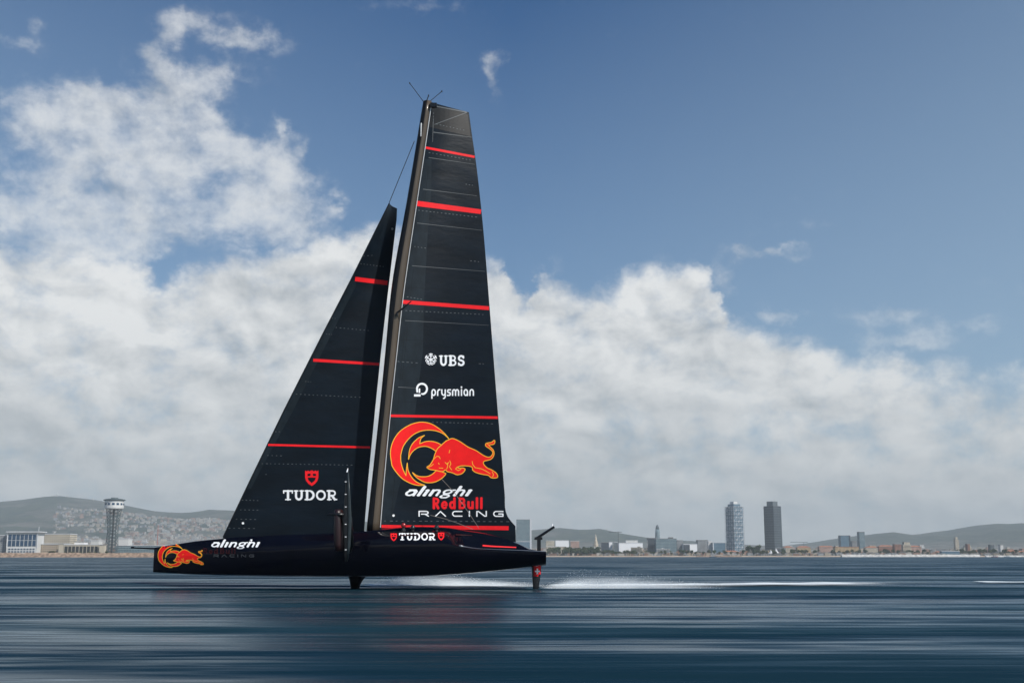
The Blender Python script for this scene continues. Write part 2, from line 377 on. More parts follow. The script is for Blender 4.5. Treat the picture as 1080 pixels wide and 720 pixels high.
# ---- decals: thin film pieces lying on a surface, cut from shapes drawn in photo coordinates
class Mask:
    def __init__(s, x0, y0, x1, y1, cell=0.12):
        s.x0, s.y0, s.cell = x0, y0, cell
        s.w, s.h = int((x1 - x0) / cell), int((y1 - y0) / cell)
        s.X, s.Y = np.meshgrid(x0 + (np.arange(s.w) + .5) * cell, y0 + (np.arange(s.h) + .5) * cell)
        s.m = np.zeros((s.h, s.w), bool)
    def poly_test(s, pts):
        inside = np.zeros((s.h, s.w), bool); n = len(pts)
        for i in range(n):
            x1, y1 = pts[i]; x2, y2 = pts[(i + 1) % n]
            if y1 == y2: continue
            c = ((y1 > s.Y) != (y2 > s.Y)) & (s.X < (x2 - x1) * (s.Y - y1) / (y2 - y1) + x1)
            inside ^= c
        return inside
    def fill(s, pts): s.m |= s.poly_test(pts)
    def cut(s, pts): s.m &= ~s.poly_test(pts)
    def stroke_test(s, pts, w, wy=None):
        out = np.zeros((s.h, s.w), bool); ky = w / (wy or w)
        for (x1, y1), (x2, y2) in zip(pts[:-1], pts[1:]):
            ax, ay, bx, by = x1, y1 * ky, x2, y2 * ky
            dx, dy = bx - ax, by - ay; L2 = dx * dx + dy * dy + 1e-9
            t = np.clip(((s.X - ax) * dx + (s.Y * ky - ay) * dy) / L2, 0, 1)
            out |= (s.X - ax - t * dx) ** 2 + (s.Y * ky - ay - t * dy) ** 2 < (w / 2) ** 2
        return out
    def stroke(s, pts, w, wy=None): s.m |= s.stroke_test(pts, w, wy)
    def mesh(s, proj, off, maxrun=2.4):
        mb = MB(); c = s.cell; mr = int(maxrun / c)
        # merge equal runs on successive rows into taller quads
        open_ = {}; quads = []
        for j in range(s.h + 1):
            runs = set()
            if j < s.h:
                row = np.concatenate(([0], s.m[j].astype(int), [0])); d = np.diff(row)
                for a, b in zip(np.where(d == 1)[0], np.where(d == -1)[0]):
                    k = a
                    while k < b: e = min(b, (k // mr + 1) * mr); runs.add((k, e)); k = e
            nxt = {}
            for r, j0 in open_.items():
                if r in runs and j - j0 < mr: nxt[r] = j0
                else: quads.append((r[0], r[1], j0, j))
            for r in runs:
                if r not in nxt: nxt[r] = j
            open_ = nxt
        for a, b, j0, j1 in quads:
            ps = [proj(s.x0 + x * c, s.y0 + y * c, off) for x, y in ((a, j1), (b, j1), (b, j0), (a, j0))]
            if all(p is not None for p in ps): mb.add(ps, [(0, 1, 2, 3)])
        return mb
def arc(cx, cy, rx, ry, a0, a1, n=14):
    return [(cx + rx * math.cos(math.radians(lerp(a0, a1, k / n))), cy - ry * math.sin(math.radians(lerp(a0, a1, k / n)))) for k in range(n + 1)]
def spline(pts, closed=True, k=6):
    out = []; n = len(pts); rng = range(n if closed else n - 1)
    for i in rng:
        g = (lambda q: pts[q % n]) if closed else (lambda q: pts[min(max(q, 0), n - 1)])
        p0, p1, p2, p3 = g(i - 1), g(i), g(i + 1), g(i + 2)
        for j in range(k):
            t = j / k
            out.append(tuple(0.5 * (2 * p1[a] + (p2[a] - p0[a]) * t + (2 * p0[a] - 5 * p1[a] + 4 * p2[a] - p3[a]) * t * t + (3 * p1[a] - p0[a] - 3 * p2[a] + p3[a]) * t ** 3) for a in (0, 1)))
    if not closed: out.append(pts[-1])
    return out

# glyphs: strokes in a unit-high box, y down (0 top, 1 baseline); each = (width, [(points, weight), ...]); 1 = full weight
def G(ch):
    a = arc
    slab = {'T': (0.95, [([(0.47, 0.08), (0.47, 0.92)], 1.15), ([(0.04, 0.08), (0.9, 0.08)], .8), ([(0.04, 0.08), (0.04, 0.28)], .6), ([(0.9, 0.08), (0.9, 0.28)], .6), ([(0.24, 0.93), (0.7, 0.93)], .65)]),
            'U': (1.0, [([(0.22, 0.08), (0.22, 0.6)] + a(0.5, 0.6, 0.28, 0.32, 180, 360) + [(0.78, 0.6), (0.78, 0.08)], 1.05), ([(0.04, 0.07), (0.4, 0.07)], .6), ([(0.62, 0.07), (0.96, 0.07)], .6)]),
            'D': (1.0, [([(0.22, 0.08), (0.22, 0.92)], 1.15), ([(0.04, 0.07), (0.5, 0.07)] + a(0.48, 0.5, 0.42, 0.43, 90, -90) + [(0.5, 0.93), (0.04, 0.93)], .75), (a(0.48, 0.5, 0.38, 0.40, 60, -60), 1.1)]),
            'O': (1.0, [(a(0.5, 0.5, 0.40, 0.42, 0, 360, 28), .95)]),
            'R': (1.0, [([(0.22, 0.08), (0.22, 0.92)], 1.15), ([(0.04, 0.07), (0.55, 0.07)] + a(0.55, 0.31, 0.26, 0.24, 90, -90) + [(0.22, 0.55)], .8), ([(0.5, 0.55), (0.78, 0.92)], 1.1), ([(0.06, 0.93), (0.42, 0.93)], .6), ([(0.74, 0.93), (0.98, 0.93)], .6)]),
            'B': (0.95, [([(0.24, 0.08), (0.24, 0.92)], 1.25), ([(0.06, 0.06), (0.5, 0.06)] + a(0.5, 0.27, 0.26, 0.21, 90, -90) + [(0.24, 0.48)], .75), ([(0.24, 0.49), (0.52, 0.49)] + a(0.52, 0.72, 0.30, 0.22, 90, -90) + [(0.06, 0.94)], .8)]),
            'S': (0.8, [(a(0.42, 0.28, 0.27, 0.21, 20, 250) + a(0.42, 0.72, 0.29, 0.22, 70, -160), 1.0), ([(0.70, 0.06), (0.70, 0.28)], .5), ([(0.12, 0.72), (0.12, 0.94)], .5)])}
    ital = {'a': (1.0, [(a(0.46, 0.68, 0.34, 0.26, 0, 360, 22), .9), ([(0.22, 0.36), (0.7, 0.36), (0.86, 0.5), (0.86, 0.95)], .95)]),
            'l': (0.42, [([(0.2, 0.0), (0.2, 0.95)], 1.2)]), 'i': (0.42, [([(0.2, 0.38), (0.2, 0.95)], 1.2), ([(0.06, 0.38), (0.3, 0.38)], .6)]),
            'n': (0.98, [([(0.2, 0.38), (0.2, 0.95)], 1.15), ([(0.2, 0.46), (0.45, 0.36), (0.68, 0.38), (0.78, 0.52), (0.78, 0.95)], .95)]),
            'g': (0.98, [(a(0.46, 0.56, 0.32, 0.2, 0, 360, 20), .8), ([(0.7, 0.4), (0.96, 0.36)], .8), ([(0.22, 0.72), (0.3, 0.88), (0.72, 0.9), (0.84, 1.04), (0.66, 1.2), (0.28, 1.2), (0.12, 1.1), (0.2, 0.98)], .75)]),
            'h': (0.98, [([(0.2, 0.0), (0.2, 0.95)], 1.15), ([(0.2, 0.46), (0.45, 0.36), (0.68, 0.38), (0.78, 0.52), (0.78, 0.95)], .95)])}
    bold = {'R': (0.72, [([(0.16, 0.08), (0.16, 0.92)], 1), ([(0.16, 0.1), (0.36, 0.1)] + a(0.36, 0.31, 0.2, 0.21, 90, -90) + [(0.16, 0.52)], .9), ([(0.36, 0.54), (0.56, 0.92)], 1)]),
            'e': (0.66, [([(0.14, 0.66), (0.54, 0.66)], .6), (a(0.34, 0.66, 0.2, 0.26, 0, 310, 18), .95)]),
            'd': (0.70, [(a(0.33, 0.66, 0.19, 0.26, 0, 360, 18), .95), ([(0.54, 0.06), (0.54, 0.92)], 1)]),
            'B': (0.74, [([(0.16, 0.08), (0.16, 0.92)], 1), ([(0.16, 0.1), (0.36, 0.1)] + a(0.38, 0.29, 0.18, 0.19, 90, -90) + [(0.16, 0.49)], .9), ([(0.16, 0.5), (0.4, 0.5)] + a(0.4, 0.7, 0.2, 0.21, 90, -90) + [(0.16, 0.91)], .9)]),
            'u': (0.70, [([(0.15, 0.4), (0.15, 0.72)] + a(0.34, 0.72, 0.19, 0.2, 180, 360) + [(0.53, 0.72), (0.53, 0.4)], 1), ([(0.53, 0.4), (0.53, 0.92)], 1)]),
            'l': (0.33, [([(0.16, 0.06), (0.16, 0.92)], 1)]), ' ': (0.02, [])}
    tech = {'R': (1, [([(0.05, 0.95), (0.05, 0.08), (0.72, 0.08)] + a(0.72, 0.33, 0.2, 0.25, 90, -80) + [(0.28, 0.58)], 1), ([(0.62, 0.6), (0.95, 0.95)], 1)]),
            'A': (1, [([(0.02, 0.95), (0.5, 0.1), (0.98, 0.95)], 1)]), 'C': (1, [([(0.95, 0.08), (0.3, 0.08)] + a(0.3, 0.51, 0.24, 0.43, 90, 270) + [(0.95, 0.94)], 1)]),
            'I': (0.12, [([(0.06, 0.06), (0.06, 0.95)], 1)]), 'N': (1, [([(0.05, 0.95), (0.05, 0.08), (0.2, 0.08), (0.8, 0.93), (0.95, 0.93), (0.95, 0.06)], 1)]),
            'G': (1, [([(0.95, 0.08), (0.3, 0.08)] + a(0.3, 0.51, 0.24, 0.43, 90, 270) + [(0.95, 0.94), (0.95, 0.52), (0.55, 0.52)], 1)])}
    rnd = {'p': (0.72, [(a(0.36, 0.66, 0.24, 0.28, 0, 360, 20), 1), ([(0.12, 0.66), (0.12, 1.22)], 1)]), 'r': (0.5, [([(0.12, 0.94), (0.12, 0.66)] + a(0.36, 0.66, 0.24, 0.28, 180, 75, 10), 1)]),
           'y': (0.72, [([(0.12, 0.4), (0.12, 0.66)] + a(0.36, 0.66, 0.24, 0.26, 180, 360, 12) + [(0.60, 0.4)], 1), ([(0.60, 0.4), (0.60, 1.05)] + a(0.36, 1.03, 0.24, 0.2, 0, -90, 6), 1)]),
           's': (0.62, [([(0.52, 0.4), (0.26, 0.4)] + a(0.26, 0.53, 0.12, 0.13, 90, 270, 6) + [(0.36, 0.66)] + a(0.36, 0.8, 0.13, 0.14, 90, -90, 6) + [(0.1, 0.94)], 1)]),
           'm': (1.14, [([(0.12, 0.94), (0.12, 0.66)] + a(0.33, 0.62, 0.21, 0.23, 180, 0, 10) + [(0.54, 0.94)], 1), (a(0.75, 0.62, 0.21, 0.23, 180, 0, 10) + [(0.96, 0.94)], 1)]),
           'i': (0.3, [([(0.14, 0.38), (0.14, 0.94)], 1), ([(0.14, 0.14), (0.14, 0.16)], 1.2)]), 'a': (0.74, [(a(0.36, 0.66, 0.24, 0.28, 0, 360, 20), 1), ([(0.60, 0.66), (0.60, 0.94)], 1)]),
           'n': (0.72, [([(0.12, 0.94), (0.12, 0.66)] + a(0.36, 0.63, 0.24, 0.25, 180, 0, 10) + [(0.60, 0.94)], 1)])}
    return {'slab': slab, 'ital': ital, 'bold': bold, 'tech': tech, 'rnd': rnd}[ch]
def lettering(word, style, x0, x1, y0, y1, w, proj, mat, parent, name='lettering', shear=0.0, gap=0.06, dy=0.0, wy=None, cell=0.11, off=0.012):
    g = G(style); total = sum(g[c][0] for c in word) + gap * (len(word) - 1)
    h = y1 - y0; sx = (x1 - x0 - w * 0.0) / total
    mk = Mask(x0 - 4 - abs(shear) * h, min(y0, y0 + dy) - 3, x1 + 4 + abs(shear) * h, max(y1, y1 + dy) + 0.35 * h + 2, cell)
    cx = x0
    for c in word:
        wd, strokes = g[c]
        for pts, k in strokes:
            q = [(cx + x * sx + shear * (1 - y) * h, y0 + y * h + dy * ((cx + x * sx - x0) / (x1 - x0))) for x, y in pts]
            mk.stroke(q, w * k, (wy or w) * k)
        cx += (wd + gap) * sx
    return mk.mesh(proj, off).build(name, mat, parent, fix=False)

def band(pts, wid, proj, off, step=3.0):
    """a strip along photo points with full width wid (number or (w0, w1))"""
    w0, w1 = wid if isinstance(wid, tuple) else (wid, wid)
    out = []; L = [0]
    for a, b in zip(pts[:-1], pts[1:]): L.append(L[-1] + math.dist(a, b))
    n = max(1, int(L[-1] / step)); xs = [p[0] for p in pts]; ys = [p[1] for p in pts]
    rows = []
    for k in range(n + 1):
        d = L[-1] * k / n; x, y = np.interp(d, L, xs), np.interp(d, L, ys)
        x2, y2 = np.interp(min(d + .1, L[-1]), L, xs), np.interp(min(d + .1, L[-1]), L, ys); x1_, y1_ = np.interp(max(d - .1, 0), L, xs), np.interp(max(d - .1, 0), L, ys)
        tx, ty = x2 - x1_, y2 - y1_; t = math.hypot(tx, ty); w = lerp(w0, w1, k / n) / 2
        a = proj(x + ty / t * w, y - tx / t * w, off); b = proj(x - ty / t * w, y + tx / t * w, off)
        rows.append((a, b))
    mb = MB()
    for (a, b), (c, d) in zip(rows[:-1], rows[1:]):
        if None not in (a, b, c, d): mb.add([b, d, c, a], [(0, 1, 2, 3)])
    return mb
def merge(*mbs):
    r = MB()
    for m in mbs: r.add(m.v, m.f)
    return r
def dashes(a, b, proj, off, n, w=0.55, duty=0.45, jit=0.0, seed=1):
    rnd = random.Random(seed); r = MB()
    for k in range(n):
        t0 = (k + rnd.uniform(0, jit)) / n; t1 = t0 + duty / n * rnd.uniform(0.6, 1.2)
        q = lambda t: (lerp(a[0], b[0], t), lerp(a[1], b[1], t))
        m = band([q(t0), q(min(t1, 1))], w, proj, off, 4); r.add(m.v, m.f)
    return r
def inset(line, L, R, m=0.7):
    """clip a line's ends to the sail's edges"""
    (x0, y0), (x1, y1) = line
    return [(max(x0, L(y0) + m), y0), (min(x1, R(y1) - m), y1)]

# mainsail film: lighter luff panel, head film
rows = []; edge = curve([(150, 455), (200, 455), (247, 451), (313, 447.4), (370, 446), (436, 437.6), (450, 437), (500, 424), (552, 412)])
def panel(proj, Lf, Rf, y0, y1, off, dy=3.0, nx=8, slope=0.0):
    mb = MB(); ny = int((y1 - y0) / dy); g = []
    for j in range(ny + 1):
        y = lerp(y0, y1, j / ny); g.append([proj(lerp(Lf(y), Rf(y), i / nx), y + slope * i / nx, off) for i in range(nx + 1)])
    for j in range(ny):
        for i in range(nx):
            q = [g[j + 1][i], g[j + 1][i + 1], g[j][i + 1], g[j][i]]
            if None not in q: mb.add(q, [(0, 1, 2, 3)])
    return mb
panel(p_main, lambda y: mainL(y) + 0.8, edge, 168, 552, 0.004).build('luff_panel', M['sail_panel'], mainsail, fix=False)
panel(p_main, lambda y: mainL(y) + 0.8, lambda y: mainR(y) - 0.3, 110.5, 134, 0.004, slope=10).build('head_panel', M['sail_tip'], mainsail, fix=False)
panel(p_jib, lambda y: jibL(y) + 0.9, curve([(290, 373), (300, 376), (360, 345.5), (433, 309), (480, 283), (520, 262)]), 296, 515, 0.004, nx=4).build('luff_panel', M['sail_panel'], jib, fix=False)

# red stripes
for ln, w in ((((447.8, 155.8), (501.2, 165.6)), 2.4), (((438.5, 214.6), (508, 223.4)), (5.6, 4.8)), (((425, 318.3), (516.8, 325)), 3.9), (((411.8, 438.2), (525.6, 440.2)), 2.7)):
    band(inset(ln, mainL, mainR), w, p_main, 0.008).build('stripe', M['red'], mainsail, fix=False)
band([(402.3, 554.7), (440, 555.4), (480, 556), (536.5, 556.6)], (3.2, 4.4), p_main, 0.008).build('stripe', M['red'], mainsail, fix=False)
for ln, w in ((((370.5, 293.8), (408.5, 298.4)), 4.6), (((327, 379.4), (400, 384)), (3.2, 2.7)), (((282.5, 468.8), (390.2, 471.6)), 2.2)):
    band(inset(ln, jibL, jibR), w, p_jib, 0.008).build('stripe', M['red'], jib, fix=False)
# batten seams (pale), faint panel seams (dark), stitched rows
for ln, w in ((((457, 139.6), (498, 145)), .7), (((452, 166.3), (501, 173.6)), .5), (((446, 199.6), (503, 206.7)), .55), (((440, 235.3), (508.5, 243)), .5), (((434.5, 280.3), (512, 286.2)), .5), (((427.4, 338), (515.5, 343)), .45)):
    band(inset(ln, mainL, mainR), (w * 1.3, w * 0.6), p_main, 0.010).build('batten_seam', M['seam'], mainsail, fix=False)
band([(419.8, 408), (438, 409)], (.8, .3), p_main, .010).build('batten_seam', M['seam'], mainsail, fix=False)
band([(456, 111.5), (492, 118.6)], (.9, 1.3), p_main, .012).build('batten_seam', M['seam'], mainsail, fix=False)
band([(458, 131.5), (492.5, 118.8)], (.6, .8), p_main, .012).build('batten_seam', M['seam'], mainsail, fix=False)
band([(457.3, 112.5), (456.2, 150)], (.9, .4), p_main, .010).build('batten_seam', M['seam'], mainsail, fix=False)
for y in (190, 262, 305, 360, 381, 409.5, 425, 456, 483.5, 520, 538):
    band(inset(((mainL(y) + 1, y - 2), (mainR(y), y + 2)), mainL, mainR), .35, p_main, 0.006).build('panel_seam', M['faint'], mainsail, fix=False)
for a, b in (((436, 283), (431, 330)), ((430, 345), (424, 400)), ((426.5, 350), (418.5, 440)), ((421, 452), (413, 540)), ((452, 175), (446, 232))):
    band([a, b], .4, p_main, 0.0075).build('panel_seam', M['faint'], mainsail, fix=False)
for y in (255, 320, 371, 387, 433, 448, 493, 532, 556):
    band(inset(((jibL(y) + 1, y - 1.5), (jibR(y) - 1, y + 1.5)), jibL, jibR), .35, p_jib, 0.006).build('panel_seam', M['faint'], jib, fix=False)
for a, b, n in (((460, 131), (492, 138), 9), ((452, 161), (499, 169.5), 12), ((441, 221.8), (505, 229.3), 16), ((427.4, 327.5), (513, 331.8), 20), ((456, 445), (522, 446.8), 15), ((405, 549), (540, 549.8), 22),
                ((491, 194.4), (501, 196), 3), ((496, 275), (508, 276.4), 3), ((505, 383.4), (513, 383.8), 2), ((437, 260), (451, 262), 4), ((429, 313), (447, 316), 5), ((419, 381), (443, 383), 5)):
    dashes(a, b, p_main, 0.011, n, seed=n).build('stitching', M['stitch'], mainsail, fix=False)
for a, b, n in (((380, 278), (407, 281.5), 8), ((383, 270), (396, 269), 3), ((354, 345.2), (392, 348.8), 9), ((312, 415.4), (383, 419), 16), ((276, 488.6), (374.4, 490.2), 22), ((255, 527), (275, 527.6), 5), ((249, 537.2), (275, 537.6), 6),
                ((244, 547), (273, 547.5), 6), ((241, 556.6), (272, 557), 6), ((282, 480), (300, 480.5), 4), ((280, 500), (283, 500), 1), ((322, 402), (330, 403), 3), ((347, 335), (356, 336), 3), ((344, 352), (352, 353), 3), ((290, 455), (298, 455), 2)):
    dashes(a, b, p_jib, 0.011, n, seed=n, w=.5, duty=.35).build('stitching', M['stitch'], jib, fix=False)
def disc(px, py, r, proj, off=0.014):
    mk = Mask(px - r - 1, py - r - 1, px + r + 1, py + r + 1, 0.15); mk.m = (mk.X - px) ** 2 + (mk.Y - py) ** 2 < r * r
    return mk.mesh(proj, off)
disc(415, 543.3, 1.25, p_main).build('grommet', M['white'], mainsail, fix=False)
disc(256.2, 551.4, 1.25, p_jib).build('grommet', M['white'], jib, fix=False)
disc(413.6, 241.4, 1.3, p_jib).build('grommet', M['rope'], jib, fix=False)

# writing on the sails and hull
lettering('TUDOR', 'slab', 298.8, 355.4, 516.6, 527.2, 2.15, p_jib, M['white'], jib, gap=0.10)
lettering('TUDOR', 'slab', 421, 459.2, 562, 569.4, 1.5, p_hull, M['white'], hull, gap=0.12)
lettering('UBS', 'slab', 463.2, 489.8, 374.6, 385.6, 2.1, p_main, M['white'], mainsail, gap=0.10)
lettering('prysmian', 'rnd', 454.6, 500.2, 406.6, 417.4, 1.45, p_main, M['white'], mainsail, gap=0.08)
lettering('alinghi', 'ital', 425.2, 494.5, 513.0, 522.6, 3.0, p_main, M['white'], mainsail, shear=0.75, gap=0.08, wy=1.7)
lettering('alinghi', 'ital', 221.6, 272.5, 569.2, 576.6, 2.1, p_hull, M['white'], hull, shear=0.55, gap=0.08, wy=1.3)
lettering('Red Bull', 'bold', 455.8, 509.6, 524.4, 536.4, 2.6, p_main, M['red'], mainsail, gap=0.08)
lettering('Red Bull', 'bold', 214, 249, 577.6, 583.6, 1.4, p_hull, M['dull_red'], hull, gap=0.08)
lettering('RACING', 'tech', 441.5, 531, 538.4, 544.2, 1.35, p_main, M['white'], mainsail, gap=0.62, wy=1.15, dy=0.2)
lettering('RACING', 'tech', 225.5, 268, 584.4, 587.0, 0.7, p_hull, M['grey_print'], hull, gap=0.62)

def shield(x0, x1, y0, y1, proj, parent, mat):
    w, h = x1 - x0, y1 - y0; q = lambda x, y: (x0 + x * w, y0 + y * h)
    mk = Mask(x0 - 1, y0 - 1, x1 + 1, y1 + 1, 0.1)
    mk.fill([q(0, 0), q(.12, .06), q(.22, 0), q(.34, .07), q(.44, 0), q(.56, 0), q(.66, .07), q(.78, 0), q(.88, .06), q(1, 0)] + [q(1, .45), q(.93, .66), q(.75, .86), q(.5, 1), q(.25, .86), q(.07, .66), q(0, .45)])
    mk.cut([q(.2, .46), q(.8, .46), q(.76, .62), q(.5, .82), q(.24, .62)])
    mk.cut([q(.18, .22), q(.42, .2), q(.40, .36), q(.18, .36)]); mk.cut([q(.58, .2), q(.82, .22), q(.82, .36), q(.60, .36)])
    mk.mesh(proj, 0.012).build('shield_emblem', mat, parent, fix=False)
shield(321.8, 335.8, 495.8, 512.2, p_jib, jib, M['red'])
shield(411.9, 418.7, 562, 570.4, p_hull, hull, M['red']); shield(461.9, 468.6, 561.2, 569.6, p_hull, hull, M['red'])

# three-key sign and ring sign on the mainsail
mk = Mask(444, 370, 464, 388, 0.1)
for ang in (90, 30, 150):
    ca, sa = math.cos(math.radians(ang)), -math.sin(math.radians(ang)); cx, cy = 454.4, 379.2
    mk.stroke([(cx - ca * 3.2, cy - sa * 3.2), (cx + ca * 6.4, cy + sa * 6.4)], 1.0)
    px_, py_ = -sa, ca
    for d in (4.2, 5.9):
        mk.stroke([(cx + ca * d - px_ * 1.7, cy + sa * d - py_ * 1.7), (cx + ca * d + px_ * 1.7, cy + sa * d + py_ * 1.7)], 0.9)
    for k in (-1, 1):
        bx, by = cx - ca * (4.4 + (k == 0) * 1.1) + px_ * k * 1.35, cy - sa * (4.4 + (k == 0) * 1.1) + py_ * k * 1.35
        mk.stroke(arc(bx, by, 1.0, 1.0, 0, 360, 10), .65)
mk.mesh(p_main, 0.012).build('key_emblem', M['white'], mainsail, fix=False)
mk = Mask(434, 400, 456, 420, 0.1)
mk.stroke(arc(445, 410, 5.3, 5.5, -78, 178, 24), 2.1); mk.stroke([(446.2, 415.4), (444.8, 415.2)], 1.6)
mk.stroke([(439.8, 410), (440.0, 412.8)], 2.0); mk.fill([(436.6, 415.6), (443.6, 415.6), (443.6, 418.0), (436.6, 418.0)]); mk.fill([(441.5, 409.6), (443.2, 409.6), (443.2, 414.2), (441.5, 414.2)])
mk.mesh(p_main, 0.012).build('ring_emblem', M['white'], mainsail, fix=False)

# the large red animal-and-ring emblem
g4 = lambda pts: [(400 + x / 5.54, 430 + y / 5.54) for x, y in pts]
g8 = lambda pts: [(410 + x / 14.4, 440 + y / 14.4) for x, y in pts]
g3 = lambda pts: [(400 + x / 14.4, 480 + y / 14.4) for x, y in pts]
def seg(*parts):
    out = []
    for p in parts: out += spline(p, closed=False, k=5)
    return out
outer = seg(g8([(915, 325), (850, 245), (760, 165), (640, 95), (510, 70), (380, 90), (260, 145), (160, 220), (80, 330), (35, 450), (25, 560), (40, 680)]) + g3([(200, 170), (270, 270), (360, 360), (480, 425), (590, 455), (690, 450)]),
            g3([(690, 450), (580, 410), (500, 340), (440, 230), (425, 115)]), g3([(425, 115), (410, 220), (405, 305)]),
            g3([(405, 305), (360, 210), (330, 100), (325, 20)]) + g8([(185, 560), (215, 450), (280, 350), (370, 265), (480, 210), (600, 192), (720, 205), (830, 250), (915, 325)]))
inner = seg(g8([(300, 635), (310, 520), (345, 420), (410, 345), (470, 300), (542, 273)]), g8([(542, 273), (490, 320), (470, 398)]), g8([(470, 398), (560, 365), (650, 362), (730, 380), (810, 420)]),
            g8([(810, 420), (760, 455), (725, 500)]), g8([(725, 520), (660, 475), (590, 445), (520, 440), (440, 460), (370, 510), (325, 570), (300, 635)]))
lower = seg(g3([(505, 260), (580, 310), (660, 322), (740, 315), (810, 280), (870, 225)]), g3([(870, 225), (930, 240), (1010, 270)]), g3([(1010, 285), (960, 340), (880, 390), (800, 412), (700, 410), (600, 360), (540, 310), (505, 260)]))
bull = spline(g4([(408, 184), (430, 178), (470, 195), (520, 228), (565, 248), (610, 277), (640, 287), (658, 276), (662, 255), (640, 235), (622, 222), (625, 206), (655, 200), (672, 188), (676, 200), (668, 212),
                  (642, 217), (650, 228), (668, 248), (670, 275), (655, 298), (632, 306), (612, 312), (610, 328), (632, 350), (655, 360), (682, 378), (692, 396), (686, 408), (655, 408), (638, 394), (605, 388),
                  (568, 378), (546, 364), (540, 344), (500, 338), (470, 340), (460, 350), (490, 350), (502, 360), (485, 382), (455, 390), (425, 378), (398, 372), (386, 362), (368, 372), (330, 364), (300, 360),
                  (283, 352), (279, 344), (296, 332), (316, 300), (324, 272), (340, 238), (364, 216), (388, 194)]), k=4)
def emblem(tf, proj, parent, cell, wl, mats=(M['logo_red'], M['yellow']), lines=True):
    pt = lambda pts: [tf(*p) for p in pts]
    allp = pt(outer + inner + lower + bull); xs = [p[0] for p in allp]; ys = [p[1] for p in allp]
    box = (min(xs) - 2, min(ys) - 2, max(xs) + 2, max(ys) + 2)
    fill, line = Mask(*box, cell), Mask(*box, cell)
    for sh in (outer, inner, lower): fill.fill(pt(sh)); line.stroke(pt(sh) + pt(sh[:1]), wl)
    b = fill.poly_test(pt(bull)); fill.m |= b
    er = line.stroke_test(pt(bull) + pt(bull[:1]), wl)
    line.m = (line.m & ~b) | er
    if lines:
        for q in ([(322, 296), (336, 282), (350, 284), (356, 296)], [(412, 246), (408, 262)], [(385, 318), (398, 330), (405, 318)], [(398, 322), (400, 340), (394, 356)], [(412, 308), (418, 326), (410, 344), (424, 362)],
                  [(470, 340), (455, 345), (446, 356), (462, 366), (478, 356)], [(543, 312), (546, 330), (560, 348), (600, 356), (630, 372), (648, 384)], [(660, 372), (668, 390), (662, 402)],
                  [(288, 346), (304, 338), (316, 328)], [(346, 322), (350, 328)], [(630, 210), (642, 217)], [(350, 350), (372, 352)]):
            line.stroke(pt(g4(q)), wl * .8)
    line.m |= False; fill.m &= ~line.m
    e = fill.mesh(proj, 0.012).build('bull_emblem', mats[0], parent, fix=False)
    line.mesh(proj, 0.012).build('emblem_outline', mats[1], e, fix=False)
emblem(lambda x, y: (x, y), p_main, mainsail, 0.14, 0.8)
sx, sy = (214.8 - 166.8) / 113, (598 - 572.2) / 67.5
emblem(lambda x, y: (166.8 + (x - 412) * sx, 572.6 + (y - 445) * sy), p_hull, hull, 0.1, 0.5)

# red streak on the deck fairing, then a dull red reflection painted on
band([(509, 575.0), (520, 575.9), (545, 577.0)], (1.6, 1.0), p_hull, 0.012).build('stripe', M['red'], hull, fix=False)
band([(480.5, 563.6), (498, 564.2)], (1.6, 1.0), p_hull, 0.012).build('stripe', M['dull_red'], hull, fix=False)

# ---- mast: D-section spar with luff tape
mastL = smoothcurve([(107, 446.2), (218, 427.8), (300, 413.2), (370, 406.3), (433, 400), (505, 392.2), (560, 386.2)])
rings = []
for k in range(41):
    py = lerp(107, 562, k / 40); xl, xr = mastL(py), mainL(py)
    a, b = P(xl, py, Y0), P(xr, py, Y0); cx, hw = (a.x + b.x) / 2, (b.x - a.x) / 2; dep = hw * 0.95
    ring = []
    for i in range(20):
        t = 2 * math.pi * i / 20; c_, s_ = math.cos(t), math.sin(t)
        ring.append(Vector((cx + hw * (c_ if c_ < 0 else c_), Y0 + 0.05 + dep * s_ * (1 if c_ < .3 else 1 - .25 * (c_ - .3)), a.z)))
    rings.append(ring)
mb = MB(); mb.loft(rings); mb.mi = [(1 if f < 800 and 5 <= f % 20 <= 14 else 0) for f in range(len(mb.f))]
mast = mb.build('mast', [M['mast'], M['mast_shaded']], yacht, smooth=True)
mb = MB(); mb.tube([P(mainL(py) + 0.2, py, Y0 - 0.10) for py in np.linspace(111, 556, 40)], 0.028, 6); mb.build('luff_track', M['luff'], mast)
for pts, r in ((((446.8, 107.5), (432.2, 88)), .022), (((453.5, 107), (466, 96.5)), .022), (((449.5, 108), (452, 101)), .03)):
    mb = MB(); mb.tube([P(*pts[0], Y0), P(*pts[1], Y0)], r, 6)
    q = P(*pts[1], Y0); mb.tube([q - Vector((0, .08, 0)), q + Vector((0, .08, 0))], .04, 6)
    mb.build('wind_sensor', M['darkrope'], mast)
mb = MB(); q = P(457, 110.5, Y0 - .15); mb.box(q.x - .2, q.x + .22, q.y - .12, q.y + .12, q.z - .18, q.z + .08); mb.build('halyard_lock', M['carbon'], mast)
mb = MB(); mb.tube([P(444.2, 130, Y0 - .3), P(443.8, 144, Y0 - .3)], [.05, .035], 8); mb.build('mast_fitting', M['luff'], mast)
mb = MB(); mb.tube([P(418.5, 330, Y0 - .35), P(425.5, 324.5, Y0 - .5), P(433.8, 317.5, Y0 - .75)], [.06, .05, .03], 8)
mb.tube([P(418.8, 329.4, Y0 - .35), P(418.8, 333, Y0 - .35)], .07, 8); mb.build('runner_fitting', M['carbon'], mast)
mb = MB(); mb.tube([P(410.6, 213.5, Y0), P(437, 149, Y0 - .1)], .022, 6); mb.build('forestay', M['darkrope'], yacht)
